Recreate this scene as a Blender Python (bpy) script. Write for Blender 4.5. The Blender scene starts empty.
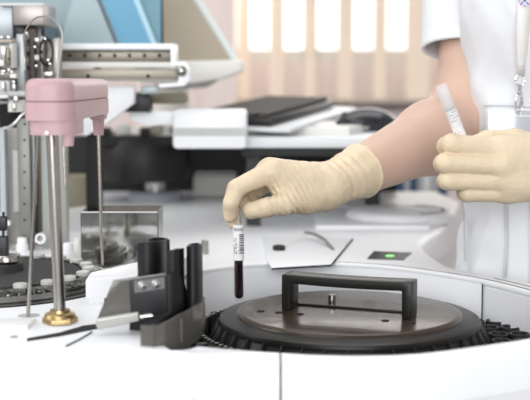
import bpy, bmesh, math, random
import numpy as np
from mathutils import Vector, Matrix, noise
random.seed(7)
C = bpy.context.scene.collection
R = math.radians
FPX = 1150.0
PITCH = math.atan(121 / FPX)
CAMZ = 1.20
DECK = 0.945
cp, sp_ = math.cos(PITCH), math.sin(PITCH)

def ray(px, py):
    u = (px - 265) / FPX; v = (200 - py) / FPX
    return Vector((u, cp + v * sp_, -sp_ + v * cp))
def PY(px, py, Y):            # world point seen at a pixel, at distance Y from the camera
    d = ray(px, py); return Vector((0, 0, CAMZ)) + d * (Y / d.y)
def PZ(px, py, Z):            # world point seen at a pixel, on the level Z
    d = ray(px, py); return Vector((0, 0, CAMZ)) + d * ((Z - CAMZ) / d.z)

# ------------------------------------------------------------------ materials
def mat(name, col, rough=0.5, metal=0.0, spec=0.5, noise_amt=0.0, noise_scale=20, bump=0.0, bump_scale=60,
        trans=0.0, ior=1.45, alpha=1.0, sss=0.0, coat=0.0, emit=None, emit_s=1.0, stretch=None, col2=None):
    m = bpy.data.materials.new(name); m.use_nodes = True
    nt = m.node_tree; b = nt.nodes['Principled BSDF']
    c = (*col, 1)
    b.inputs['Base Color'].default_value = c
    b.inputs['Roughness'].default_value = rough
    b.inputs['Metallic'].default_value = metal
    b.inputs['Specular IOR Level'].default_value = spec
    b.inputs['IOR'].default_value = ior
    b.inputs['Transmission Weight'].default_value = trans
    b.inputs['Alpha'].default_value = alpha
    b.inputs['Coat Weight'].default_value = coat
    if sss:
        b.inputs['Subsurface Weight'].default_value = sss
        b.inputs['Subsurface Radius'].default_value = (0.01, 0.005, 0.003)
        b.inputs['Subsurface Scale'].default_value = 0.6
    if emit:
        b.inputs['Emission Color'].default_value = (*emit, 1); b.inputs['Emission Strength'].default_value = emit_s
    tc = nt.nodes.new('ShaderNodeTexCoord'); mp = nt.nodes.new('ShaderNodeMapping')
    nt.links.new(tc.outputs['Object'], mp.inputs['Vector'])
    if stretch: mp.inputs['Scale'].default_value = stretch
    n = nt.nodes.new('ShaderNodeTexNoise'); n.inputs['Scale'].default_value = noise_scale; n.inputs['Detail'].default_value = 4
    nt.links.new(mp.outputs['Vector'], n.inputs['Vector'])
    mx = nt.nodes.new('ShaderNodeMix'); mx.data_type = 'RGBA'
    k = noise_amt if noise_amt else 0.03
    c2 = col2 if col2 else tuple(max(0, x * (1 - 2 * k)) for x in col)
    mx.inputs['A'].default_value = c; mx.inputs['B'].default_value = (*c2, 1)
    nt.links.new(n.outputs['Fac'], mx.inputs['Factor']); nt.links.new(mx.outputs['Result'], b.inputs['Base Color'])
    if bump:
        n2 = nt.nodes.new('ShaderNodeTexNoise'); n2.inputs['Scale'].default_value = bump_scale; n2.inputs['Detail'].default_value = 5
        nt.links.new(mp.outputs['Vector'], n2.inputs['Vector'])
        bp = nt.nodes.new('ShaderNodeBump'); bp.inputs['Strength'].default_value = bump; bp.inputs['Distance'].default_value = 0.004
        nt.links.new(n2.outputs['Fac'], bp.inputs['Height']); nt.links.new(bp.outputs['Normal'], b.inputs['Normal'])
    return m
def clear_mat(name, tint, gloss=0.12, rough=0.03, gcol=(1, 1, 1)):
    m = bpy.data.materials.new(name); m.use_nodes = True
    nt = m.node_tree; nt.nodes.clear()
    out = nt.nodes.new('ShaderNodeOutputMaterial'); mx = nt.nodes.new('ShaderNodeMixShader')
    t = nt.nodes.new('ShaderNodeBsdfTransparent'); t.inputs['Color'].default_value = (*tint, 1)
    g = nt.nodes.new('ShaderNodeBsdfGlossy'); g.inputs['Roughness'].default_value = rough; g.inputs['Color'].default_value = (*gcol, 1)
    lw = nt.nodes.new('ShaderNodeLayerWeight'); lw.inputs['Blend'].default_value = 0.5
    fr = nt.nodes.new('ShaderNodeMath'); fr.operation = 'POWER'; fr.inputs[1].default_value = 4.0
    nt.links.new(lw.outputs['Facing'], fr.inputs[0])
    ad = nt.nodes.new('ShaderNodeMath'); ad.operation = 'ADD'; ad.inputs[1].default_value = gloss; ad.use_clamp = True
    nt.links.new(fr.outputs[0], ad.inputs[0]); nt.links.new(ad.outputs[0], mx.inputs['Fac'])
    nt.links.new(t.outputs[0], mx.inputs[1]); nt.links.new(g.outputs[0], mx.inputs[2]); nt.links.new(mx.outputs[0], out.inputs[0])
    return m
def milky(m):
    nt = m.node_tree; mx = [n for n in nt.nodes if n.type == 'MIX_SHADER'][0]; d = nt.nodes.new('ShaderNodeBsdfDiffuse'); d.inputs[0].default_value = (0.95, 0.95, 0.97, 1)
    t2 = nt.nodes.new('ShaderNodeBsdfTranslucent'); t2.inputs[0].default_value = (0.95, 0.95, 0.97, 1); a_ = nt.nodes.new('ShaderNodeAddShader'); m2 = nt.nodes.new('ShaderNodeMixShader')
    nt.links.new(d.outputs[0], m2.inputs[1]); nt.links.new(t2.outputs[0], m2.inputs[2]); nt.links.new(m2.outputs[0], mx.inputs[2]); return m
M = dict(
    white=mat('white_plastic', (0.85, 0.86, 0.875), 0.35, noise_amt=0.01),
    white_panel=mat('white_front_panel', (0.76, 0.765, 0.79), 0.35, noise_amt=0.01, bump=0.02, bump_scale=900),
    wellwall=mat('well_wall', (0.95, 0.965, 0.99), 0.4, noise_amt=0.01),
    offwhite=mat('offwhite', (0.74, 0.73, 0.69), 0.45, noise_amt=0.03),
    beige=mat('beige_metal', (0.36, 0.33, 0.27), 0.4, metal=0.3, noise_amt=0.05),
    taupe=mat('taupe_aluminium', (0.20, 0.18, 0.145), 0.35, metal=0.5, noise_amt=0.05),
    silver=mat('silver', (0.50, 0.49, 0.47), 0.28, metal=0.85, noise_amt=0.05),
    steel=mat('brushed_steel', (0.42, 0.40, 0.37), 0.25, metal=1.0, noise_amt=0.08, stretch=(1, 1, 0.1), noise_scale=300),
    chrome=mat('chrome', (0.75, 0.75, 0.75), 0.12, metal=1.0),
    brass=mat('brass', (0.50, 0.36, 0.17), 0.3, metal=0.9, noise_amt=0.1, bump=0.1, bump_scale=200),
    black=mat('black_plastic', (0.009, 0.009, 0.010), 0.42, noise_amt=0.05, bump=0.05, bump_scale=600),
    blackgrey=mat('charcoal_plastic', (0.022, 0.022, 0.024), 0.45, noise_amt=0.05),
    lidrim=mat('lid_rim_plastic', (0.013, 0.0125, 0.011), 0.34, spec=0.35, bump=0.05, bump_scale=500),
    handle=mat('handle_plastic', (0.012, 0.0115, 0.010), 0.36, spec=0.4, bump=0.05, bump_scale=500),
    lid=mat('lid_brown_sheen', (0.048, 0.031, 0.018), 0.27, spec=0.45, noise_amt=0.2, noise_scale=30, bump=0.06, bump_scale=500, coat=0.15),  # warm brown reflection on the lid is put into its base colour
    dark=mat('dark_panel', (0.010, 0.0105, 0.009), 0.6, noise_amt=0.2, noise_scale=5),
    gap=mat('seam_black', (0.008, 0.008, 0.008), 0.8),
    pink=mat('pink_plastic', (0.52, 0.345, 0.36), 0.42, noise_amt=0.02, bump=0.02, bump_scale=400, sss=0.05),
    smoke=mat('smoked_grey_plastic', (0.115, 0.11, 0.095), 0.22, noise_amt=0.1, coat=0.4),
    acrylic=clear_mat('clear_acrylic', (0.74, 0.74, 0.72), 0.20, 0.06, (0.75, 0.75, 0.73)),
    acrylic_top=clear_mat('acrylic_top', (0.62, 0.62, 0.60), 0.12, 0.08, (0.32, 0.32, 0.31)),
    acrylic_dark=clear_mat('smoked_acrylic', (0.45, 0.45, 0.43), 0.25, 0.05),
    edge=mat('acrylic_edge', (0.85, 0.86, 0.85), 0.15),
    glass=clear_mat('tube_glass', (0.96, 0.96, 0.96), 0.02, 0.02), glass_clear=clear_mat('empty_tube_glass', (0.98, 0.98, 0.98), 0.30, 0.5),
    blood=mat('dark_blood', (0.012, 0.002, 0.003), 0.15, coat=0.6),
    serum=mat('clear_gel', (0.8, 0.75, 0.68), 0.15, trans=0.6),
    paper=mat('label_paper', (0.86, 0.86, 0.86), 0.55),
    ink=mat('label_ink', (0.02, 0.02, 0.03), 0.6),
    glove=mat('latex_glove', (0.74, 0.615, 0.445), 0.5, noise_amt=0.035, noise_scale=60, bump=0.3, bump_scale=180, sss=0.06, col2=(0.68, 0.55, 0.37)),
    skin=mat('skin', (0.61, 0.425, 0.335), 0.5, noise_amt=0.05, noise_scale=40, bump=0.08, bump_scale=500, sss=0.1, col2=(0.58, 0.385, 0.30)),
    coat=mat('white_cotton', (0.73, 0.745, 0.765), 0.85, noise_amt=0.01, bump=0.12, bump_scale=500),
    trouser=mat('white_trousers', (0.78, 0.80, 0.84), 0.85, bump=0.1, bump_scale=400),
    hair=mat('brown_hair', (0.06, 0.035, 0.02), 0.5, bump=0.5, bump_scale=200, stretch=(1, 1, 0.1)),
    ribbon=mat('lanyard_ribbon', (0.80, 0.785, 0.76), 0.7, bump=0.15, bump_scale=900),
    violet=mat('emblem_violet', (0.30, 0.08, 0.42), 0.6), cyan=mat('emblem_blue', (0.10, 0.40, 0.65), 0.6),
    blue=mat('blue_plastic', (0.10, 0.33, 0.50), 0.4, noise_amt=0.08, noise_scale=4),
    blue_light=mat('light_blue_edge', (0.38, 0.60, 0.70), 0.4),
    bluegrey=mat('bluegrey_window', (0.24, 0.34, 0.37), 0.3, noise_amt=0.15, noise_scale=6),
    screen=mat('screen_beige', (0.38, 0.325, 0.25), 0.35, noise_amt=0.12, noise_scale=9, emit=(0.47, 0.42, 0.34), emit_s=0.12),
    bezel=mat('monitor_bezel', (0.82, 0.80, 0.74), 0.4),
    key=mat('key_caps', (0.06, 0.052, 0.045), 0.6, noise_amt=0.2),
    green=mat('green_lamp', (0.2, 0.8, 0.2), 0.3, emit=(0.45, 1.0, 0.35), emit_s=0.5),
    slat=mat('blind_fabric', (0.80, 0.67, 0.54), 0.8, noise_amt=0.04, emit=(0.86, 0.72, 0.57), emit_s=0.30),  # slight glow put into the cloth as daylight coming through
    curtain=mat('pink_curtain', (0.74, 0.65, 0.61), 0.9, noise_amt=0.06, noise_scale=6, emit=(0.76, 0.63, 0.59), emit_s=0.28),  # curtain brightness partly painted as emission, it is no lamp
    wall=mat('wall_paint', (0.80, 0.72, 0.71), 0.9, noise_amt=0.02),
    sill=mat('sill', (0.68, 0.56, 0.47), 0.6),
    floor=mat('floor_vinyl', (0.50, 0.50, 0.48), 0.5, noise_amt=0.1, noise_scale=8),
    daylight=mat('daylight_sky', (1, 1, 1), 1.0, emit=(1, 1, 0.98), emit_s=1.3),
    binder_blue=mat('binder_blue', (0.04, 0.09, 0.17), 0.5), binder_grey=mat('binder_grey', (0.45, 0.46, 0.48), 0.5),
    binder_white=mat('binder_white', (0.75, 0.75, 0.75), 0.5),
    khaki=mat('khaki_metal', (0.22, 0.20, 0.14), 0.5, noise_amt=0.1),
    rubber=mat('black_rubber', (0.03, 0.03, 0.032), 0.7, noise_amt=0.1, bump=0.3, bump_scale=300),
    eye=mat('eye_white', (0.8, 0.8, 0.8), 0.2), iris=mat('iris_brown', (0.08, 0.04, 0.02), 0.2), lip=mat('lips', (0.6, 0.28, 0.26), 0.4),
)

milky(M['glass_clear'])
# ------------------------------------------------------------------ object helpers
OFF = {}
def empty(name, loc, label=None, cat=None, group=None):
    o = bpy.data.objects.new(name, None); C.objects.link(o); o.location = loc; o.empty_display_size = 0.02
    OFF[o.name] = Vector(loc)
    if label: tag(o, label, cat, group)
    return o
def tag(o, label=None, cat=None, group=None, kind=None):
    if label: o['label'] = label
    if cat: o['category'] = cat
    if group: o['group'] = group
    if kind: o['kind'] = kind
    return o
def link(name, me, m, parent=None, smooth=35, origin=None):
    off = OFF[parent.name] if parent else (Vector(origin) if origin is not None else Vector((0, 0, 0)))
    if off.length: me.transform(Matrix.Translation(-off))
    if m: me.materials.append(m)
    o = bpy.data.objects.new(name, me); C.objects.link(o)
    OFF[o.name] = off
    if parent: o.parent = parent
    else: o.location = off
    if smooth:
        me.polygons.foreach_set('use_smooth', [True] * len(me.polygons))
        if smooth < 180:
            me.set_sharp_from_angle(angle=R(smooth))
    return o
def copy_tree(o, parent=None):
    c = o.copy(); C.objects.link(c); c.parent = parent; OFF[c.name] = OFF[o.name]
    for ch in list(o.children): copy_tree(ch, c)
    return c
def centre(o):
    """move a one-mesh thing's origin to its base"""
    vs = [v.co for v in o.data.vertices]
    mn = Vector([min(v[i] for v in vs) for i in range(3)]); mx = Vector([max(v[i] for v in vs) for i in range(3)])
    c = Vector(((mn.x + mx.x) / 2, (mn.y + mx.y) / 2, mn.z))
    o.data.transform(Matrix.Translation(-c)); o.location = o.location + c
    OFF[o.name] = Vector(o.location)
    return o

class MB:
    def __init__(s): s.bm = bmesh.new()
    def add(s, tmp, mtx=None):
        me = bpy.data.meshes.new('t'); tmp.to_mesh(me); tmp.free()
        if mtx is not None: me.transform(mtx)
        s.bm.from_mesh(me); bpy.data.meshes.remove(me); return s
    def box(s, c, size, rot=None, bev=0.0, seg=2):
        t = bmesh.new(); bmesh.ops.create_cube(t, size=1)
        bmesh.ops.scale(t, vec=Vector(size), verts=t.verts)
        if bev: bmesh.ops.bevel(t, geom=t.edges[:], offset=min(bev, min(size) * 0.49), segments=seg, affect='EDGES', profile=0.5)
        m = Matrix.Translation(Vector(c))
        if rot is not None: m = m @ (rot if isinstance(rot, Matrix) else Matrix.Rotation(rot, 4, 'Z'))
        return s.add(t, m)
    def pxbox(s, x0, y0, x1, y1, Y, depth, bev=0.0):   # box whose front face fills a rectangle of the view at distance Y
        a = PY(x0, y1, Y); b = PY(x1, y0, Y)
        return s.box(((a.x + b.x) / 2, Y + depth / 2, (a.z + b.z) / 2), (abs(b.x - a.x), depth, abs(b.z - a.z)), bev=bev)
    def cyl(s, p0, p1, r0, r1=None, seg=24, cap=True):
        p0 = Vector(p0); p1 = Vector(p1); r1 = r0 if r1 is None else r1
        t = bmesh.new(); L = (p1 - p0).length
        bmesh.ops.create_cone(t, cap_ends=cap, segments=seg, radius1=r0, radius2=r1, depth=L)
        q = (p1 - p0).to_track_quat('Z', 'Y').to_matrix().to_4x4()
        return s.add(t, Matrix.Translation((p0 + p1) / 2) @ q)
    def lathe(s, prof, c=(0, 0, 0), seg=64, a0=0, a1=2 * math.pi, mtx=None, sx=1.0):
        t = bmesh.new(); full = abs(a1 - a0 - 2 * math.pi) < 1e-6
        n = seg if full else seg + 1; rings = []
        for i in range(n):
            a = a0 + (a1 - a0) * i / seg
            rings.append([t.verts.new((r * math.cos(a) * sx, r * math.sin(a), z)) for r, z in prof])
        for i in range(seg):
            A = rings[i]; B = rings[(i + 1) % n]
            for j in range(len(prof) - 1):
                try: t.faces.new((A[j], B[j], B[j + 1], A[j + 1]))
                except Exception: pass
        bmesh.ops.remove_doubles(t, verts=t.verts, dist=1e-6)
        bmesh.ops.recalc_face_normals(t, faces=t.faces)
        m = Matrix.Translation(Vector(c)) @ (mtx if mtx is not None else Matrix.Identity(4))
        return s.add(t, m)
    def ring(s, c, r0, r1, z0, z1, a0=0, a1=2 * math.pi, seg=48):   # solid ring sector
        t = bmesh.new(); full = abs(a1 - a0 - 2 * math.pi) < 1e-6; n = seg if full else seg + 1; rs = []
        for i in range(n):
            a = a0 + (a1 - a0) * i / seg
            rs.append([t.verts.new((r * math.cos(a), r * math.sin(a), z)) for r, z in ((r0, z0), (r1, z0), (r1, z1), (r0, z1))])
        for i in range(seg):
            A = rs[i]; B = rs[(i + 1) % n]
            for j in range(4): t.faces.new((A[j], A[(j + 1) % 4], B[(j + 1) % 4], B[j]))
        if not full: t.faces.new(rs[0]); t.faces.new(rs[-1])
        bmesh.ops.recalc_face_normals(t, faces=t.faces)
        return s.add(t, Matrix.Translation(Vector(c)))
    def tube(s, pts, r, seg=10, smooth=4):
        P = [Vector(p) for p in pts]
        if smooth:
            Q = []
            for i in range(len(P) - 1):
                p0 = P[max(0, i - 1)]; p1 = P[i]; p2 = P[i + 1]; p3 = P[min(len(P) - 1, i + 2)]
                for k in range(smooth):
                    t = k / smooth
                    Q.append(0.5 * ((2 * p1) + (p2 - p0) * t + (2 * p0 - 5 * p1 + 4 * p2 - p3) * t * t + (3 * p1 - p0 - 3 * p2 + p3) * t ** 3))
            Q.append(P[-1]); P = Q
        t = bmesh.new(); rs = []; up = Vector((0.3, 0.2, 1)).normalized()
        for i, p in enumerate(P):
            d = (P[min(i + 1, len(P) - 1)] - P[max(i - 1, 0)]).normalized()
            a = d.cross(up)
            if a.length < 0.1: a = d.cross(Vector((1, 0, 0)))
            a.normalize(); b = d.cross(a).normalized(); up = -b if False else up
            rs.append([t.verts.new(p + (a * math.cos(2 * math.pi * k / seg) + b * math.sin(2 * math.pi * k / seg)) * r) for k in range(seg)])
        for i in range(len(rs) - 1):
            for k in range(seg): t.faces.new((rs[i][k], rs[i][(k + 1) % seg], rs[i + 1][(k + 1) % seg], rs[i + 1][k]))
        t.faces.new(rs[0]); t.faces.new(rs[-1]); bmesh.ops.recalc_face_normals(t, faces=t.faces)
        return s.add(t)
    def prism(s, poly, z0, z1, bev=0.0, mtx=None, seg=3):
        t = bmesh.new(); vs = [t.verts.new((x, y, z0)) for x, y in poly]
        f = t.faces.new(vs); r = bmesh.ops.extrude_face_region(t, geom=[f])
        top = [g for g in r['geom'] if isinstance(g, bmesh.types.BMVert)]
        for v in top: v.co.z = z1
        bmesh.ops.recalc_face_normals(t, faces=t.faces)
        if bev:
            es = [e for e in t.edges if all(abs(v.co.z - z1) < 1e-7 for v in e.verts)] if bev > 0 else t.edges[:]
            bmesh.ops.bevel(t, geom=es, offset=abs(bev), segments=seg, affect='EDGES', profile=0.5)
        return s.add(t, mtx)
    def pxprism(s, pts, Y, depth, bev=0.0):            # prism with outline given in the view at distance Y, extruded backwards
        P = [PY(x, y, Y) for x, y in pts]
        m = Matrix(((1, 0, 0, 0), (0, 0, 1, 0), (0, 1, 0, 0), (0, 0, 0, 1)))
        return s.prism([(p.x, p.z) for p in P], Y + depth, Y, bev=-bev if bev else 0, mtx=m)
    def build(s, name, m, parent=None, smooth=35, origin=None, fix=True):
        if fix: bmesh.ops.recalc_face_normals(s.bm, faces=s.bm.faces)
        me = bpy.data.meshes.new(name); s.bm.to_mesh(me); s.bm.free()
        return link(name, me, m, parent, smooth, origin)

# ------------------------------------------------------------------ signed distance surfaces (organic shapes)
def smin(a, b, k):
    h = np.clip(0.5 + 0.5 * (b - a) / k, 0, 1)
    return b * (1 - h) + a * h - k * h * (1 - h)
def cone(P, a, b, ra, rb):                            # tapered capsule
    a = np.array(a, np.float32); b = np.array(b, np.float32)
    ab = b - a; t = np.clip(((P - a) @ ab) / float(ab @ ab), 0, 1)
    q = P - (a + t[..., None] * ab)
    return np.sqrt((q * q).sum(-1)) - (ra + (rb - ra) * t)
def ell(P, c, r, rot=None):
    q = P - np.array(c, np.float32)
    if rot is not None: q = q @ np.array(rot, np.float32)
    r = np.array(r, np.float32); k0 = np.sqrt(((q / r) ** 2).sum(-1)); k1 = np.sqrt(((q / r ** 2) ** 2).sum(-1)) + 1e-9
    return k0 * (k0 - 1) / k1
def chain(P, pts, rad, k=0.004):
    d = None
    for i in range(len(pts) - 1):
        c = cone(P, pts[i], pts[i + 1], rad[i], rad[i + 1])
        d = c if d is None else smin(d, c, k)
    return d
def sdf_mesh(name, fn, lo, hi, res):
    lo = np.array(lo, np.float32); hi = np.array(hi, np.float32)
    n = np.ceil((hi - lo) / res).astype(int) + 1
    ax = [lo[i] + res * np.arange(n[i], dtype=np.float32) for i in range(3)]
    V = np.empty(n, np.float32); Yg, Zg = np.meshgrid(ax[1], ax[2], indexing='ij')
    step = max(1, int(1500000 / (n[1] * n[2])))
    for i in range(0, n[0], step):
        xs = ax[0][i:i + step]
        P = np.empty((len(xs), n[1], n[2], 3), np.float32)
        P[..., 0] = xs[:, None, None]; P[..., 1] = Yg[None]; P[..., 2] = Zg[None]
        V[i:i + step] = fn(P)
    S = V < 0
    c = np.zeros(n - 1, np.int8)
    for dx in (0, 1):
        for dy in (0, 1):
            for dz in (0, 1):
                c += S[dx:n[0] - 1 + dx, dy:n[1] - 1 + dy, dz:n[2] - 1 + dz]
    act = (c > 0) & (c < 8); idx = -np.ones(n - 1, np.int64); cells = np.argwhere(act); idx[act] = np.arange(len(cells))
    acc = np.zeros((len(cells), 3)); cnt = np.zeros(len(cells))
    cor = [(x, y, z) for x in (0, 1) for y in (0, 1) for z in (0, 1)]
    for a in cor:
        for d in range(3):
            if a[d]: continue
            b = list(a); b[d] = 1
            va = V[cells[:, 0] + a[0], cells[:, 1] + a[1], cells[:, 2] + a[2]]; vb = V[cells[:, 0] + b[0], cells[:, 1] + b[1], cells[:, 2] + b[2]]
            m = (va < 0) != (vb < 0); t = np.where(m, va / np.where(m, va - vb, 1), 0)
            p = np.tile(np.array(a, float), (len(cells), 1)); p[:, d] += t
            acc[m] += p[m]; cnt[m] += 1
    verts = lo + res * (cells + acc / cnt[:, None])
    faces = []
    for d in range(3):
        e1, e2 = [(1, 2), (2, 0), (0, 1)][d]
        sl0 = [slice(None)] * 3; sl1 = [slice(None)] * 3
        sl0[d] = slice(0, n[d] - 1); sl1[d] = slice(1, n[d])
        A = S[tuple(sl0)]; B = S[tuple(sl1)]
        E = np.argwhere(A != B)
        ok = (E[:, e1] > 0) & (E[:, e2] > 0) & (E[:, e1] < n[e1] - 1) & (E[:, e2] < n[e2] - 1); E = E[ok]
        ins = A[E[:, 0], E[:, 1], E[:, 2]]
        def g(o1, o2):
            q = E.copy(); q[:, e1] -= o1; q[:, e2] -= o2; return idx[q[:, 0], q[:, 1], q[:, 2]]
        Q = np.stack([g(1, 1), g(0, 1), g(0, 0), g(1, 0)], 1)
        Q[~ins] = Q[~ins][:, ::-1]; faces.append(Q)
    F = np.concatenate(faces)
    me = bpy.data.meshes.new(name)
    me.vertices.add(len(verts)); me.vertices.foreach_set('co', verts.astype(np.float32).ravel())
    me.loops.add(F.size); me.loops.foreach_set('vertex_index', F.ravel().astype(np.int32))
    me.polygons.add(len(F)); me.polygons.foreach_set('loop_start', np.arange(0, F.size, 4, dtype=np.int32))
    me.update(calc_edges=True); me.validate()
    return me

# ================================================================== the room
def struct(name, mb, m, smooth=0): return tag(mb.build(name, m, None, smooth), kind='structure')
WB = 5.6
struct('floor', MB().box((0, 2.2, -0.05), (7.4, 7.6, 0.1)), M['floor'])
# back wall with a window opening
wx0, wx1, wz0, wz1 = -2.2, 2.6, 1.2 + (79 - 62) / FPX * WB, 2.5
b = MB()
b.box((0, WB + 0.06, wz0 / 2), (7.4, 0.12, wz0)); b.box((0, WB + 0.06, (wz1 + 3.2) / 2), (7.4, 0.12, 3.2 - wz1))
for x0, x1 in ((-3.7, -1.0), (wx1, 3.7)): b.box(((x0 + x1) / 2, WB + 0.06, (wz0 + wz1) / 2), (x1 - x0, 0.12, wz1 - wz0))
struct('wall_back', b, M['wall'])
struct('wall_left', MB().box((-3.75, 2.2, 1.6), (0.1, 7.6, 3.2)), M['wall'])
struct('wall_right', MB().box((3.75, 2.2, 1.6), (0.1, 7.6, 3.2)), M['wall'])
struct('baseboard_back', MB().box((0, WB - 0.01, 0.05), (7.4, 0.02, 0.1)), M['offwhite'])
struct('trim_1', MB().box((0.8, WB - 0.12, wz0 - 0.18), (4.4, 0.26, 0.03), bev=0.006), M['sill'])
b = MB()
for x in (-1.0, 0.22, 0.935, 1.72, 2.58): b.box((x, WB + 0.05, (wz0 + wz1) / 2), (0.07, 0.06, wz1 - wz0))
for z in (wz0 + 0.03, wz1 - 0.03): b.box((0.8, WB + 0.05, z), (3.6, 0.06, 0.06))
w = struct('window_1', b, M['offwhite'])
g = MB().box((0.8, WB + 0.05, (wz0 + wz1) / 2), (3.58, 0.006, wz1 - wz0 - 0.05)).build('window_pane', clear_mat('window_glass', (0.97, 0.98, 0.98), 0.02, 0.0), w, 0)
tag(MB().box((0.8, WB + 1.2, 1.9), (9, 0.02, 4.2)).build('sky_backdrop', M['daylight'], None, 0), kind='structure')

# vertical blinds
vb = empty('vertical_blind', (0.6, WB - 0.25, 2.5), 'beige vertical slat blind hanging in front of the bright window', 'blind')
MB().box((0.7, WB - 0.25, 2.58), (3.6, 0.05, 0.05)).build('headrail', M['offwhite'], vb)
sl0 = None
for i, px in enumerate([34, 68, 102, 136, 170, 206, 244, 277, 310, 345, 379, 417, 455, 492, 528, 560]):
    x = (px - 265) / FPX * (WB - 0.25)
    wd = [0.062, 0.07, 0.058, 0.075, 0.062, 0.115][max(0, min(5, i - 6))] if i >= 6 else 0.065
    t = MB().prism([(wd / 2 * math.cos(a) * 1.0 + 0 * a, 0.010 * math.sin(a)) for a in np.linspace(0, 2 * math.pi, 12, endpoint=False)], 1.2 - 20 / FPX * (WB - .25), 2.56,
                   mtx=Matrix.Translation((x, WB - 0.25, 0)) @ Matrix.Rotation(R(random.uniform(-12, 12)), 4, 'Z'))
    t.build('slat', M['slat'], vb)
# curtain to the left of the blind
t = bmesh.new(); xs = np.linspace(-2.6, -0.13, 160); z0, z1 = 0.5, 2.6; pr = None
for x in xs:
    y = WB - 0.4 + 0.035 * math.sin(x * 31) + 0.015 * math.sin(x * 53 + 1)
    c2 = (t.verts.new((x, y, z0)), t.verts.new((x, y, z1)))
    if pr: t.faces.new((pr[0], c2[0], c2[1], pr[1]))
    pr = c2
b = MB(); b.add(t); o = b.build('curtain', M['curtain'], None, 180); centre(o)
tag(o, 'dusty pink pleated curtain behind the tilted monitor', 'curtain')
# radiator under the window
ra = empty('radiator', (0.9, WB - 0.1, 0), 'mauve grey ribbed radiator on the wall beneath the window', 'radiator')
b = MB(); b.box((0.9, WB - 0.08, 0.66), (2.0, 0.05, 0.78), bev=0.01).build('radiator_body', M['wall'], ra)
b = MB()
for i in range(20): b.box((0.0 + i * 0.095, WB - 0.11, 0.66), (0.07, 0.012, 0.72), bev=0.005)
b.build('rib', M['wall'], ra)

for x_ in (0.0, 1.8): MB().box((x_, WB - 0.08, 0.15), (0.04, 0.04, 0.30)).build('radiator_leg', M['wall'], ra)
# ================================================================== analyser
AN = empty('laboratory_analyser', (0, 1.5, 0), 'large white laboratory analyser with a curved front and a deep round well', 'analyser')
def X(px, Y): return (px - 265) / FPX * Y
front = [(-30, 344), (0, 344), (60, 345.5), (135, 347.5), (172, 350), (186, 349.5), (198, 346), (225, 348.5), (255, 351), (279, 352.5), (310, 354.5), (350, 355.5), (390, 355), (420, 353.2), (450, 350), (480, 345.8), (505, 342), (530, 338), (560, 331)]
FR = [PZ(x, y, DECK) for x, y in front]
well_back = [(-0.14, 1.22), (-0.135, 1.40), (-0.115, 1.475), (-0.08, 1.535), (-0.03, 1.575), (0.03, 1.592), (0.09, 1.590), (0.157, 1.568), (0.22, 1.520), (0.278, 1.452), (0.317, 1.377), (0.345, 1.30), (0.36, 1.22)]
def spline(P, n):
    P = [Vector((p[0], p[1], 0)) for p in P]; Q = []
    for i in range(len(P) - 1):
        p0 = P[max(0, i - 1)]; p1 = P[i]; p2 = P[i + 1]; p3 = P[min(len(P) - 1, i + 2)]
        for k in range(n):
            t_ = k / n
            q = 0.5 * ((2 * p1) + (p2 - p0) * t_ + (2 * p0 - 5 * p1 + 4 * p2 - p3) * t_ * t_ + (3 * p1 - p0 - 3 * p2 + p3) * t_ ** 3); Q.append((q.x, q.y))
    Q.append((P[-1].x, P[-1].y)); return Q
LIP = 0.028
wf = [(p.x, p.y + 0.001) for p in FR if -0.095 < p.x < 0.30]
wb = spline(well_back, 5)
well = [(p[0], p[1]) for p in wf] + [(0.345, 1.165)] + wb[::-1] + [(-0.125, 1.15)]
rear = spline([(0.44, 1.20), (0.43, 1.32), (0.385, 1.40), (0.335, 1.452), (0.276, 1.53), (0.256, 1.62), (0.256, 1.80), (0.33, 2.02), (0.42, 2.42)], 4)
_kx = [p.x for p in FR]; _ky = [min(p.y, 1.0765 + 0.10 * max(0, -p.x - 0.08) + 1.15 * max(0, p.x - 0.16) ** 1.5) for p in FR]
outer_front = [(x, min(y, p.y) - 0.022) for x, y, p in zip(_kx, _ky, FR)]
outer = [(-0.75, 1.11)] + outer_front + [(0.37, 1.15)] + rear + [(0.40, 2.62), (-0.75, 2.62)]
ROUND = 0.019
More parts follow.
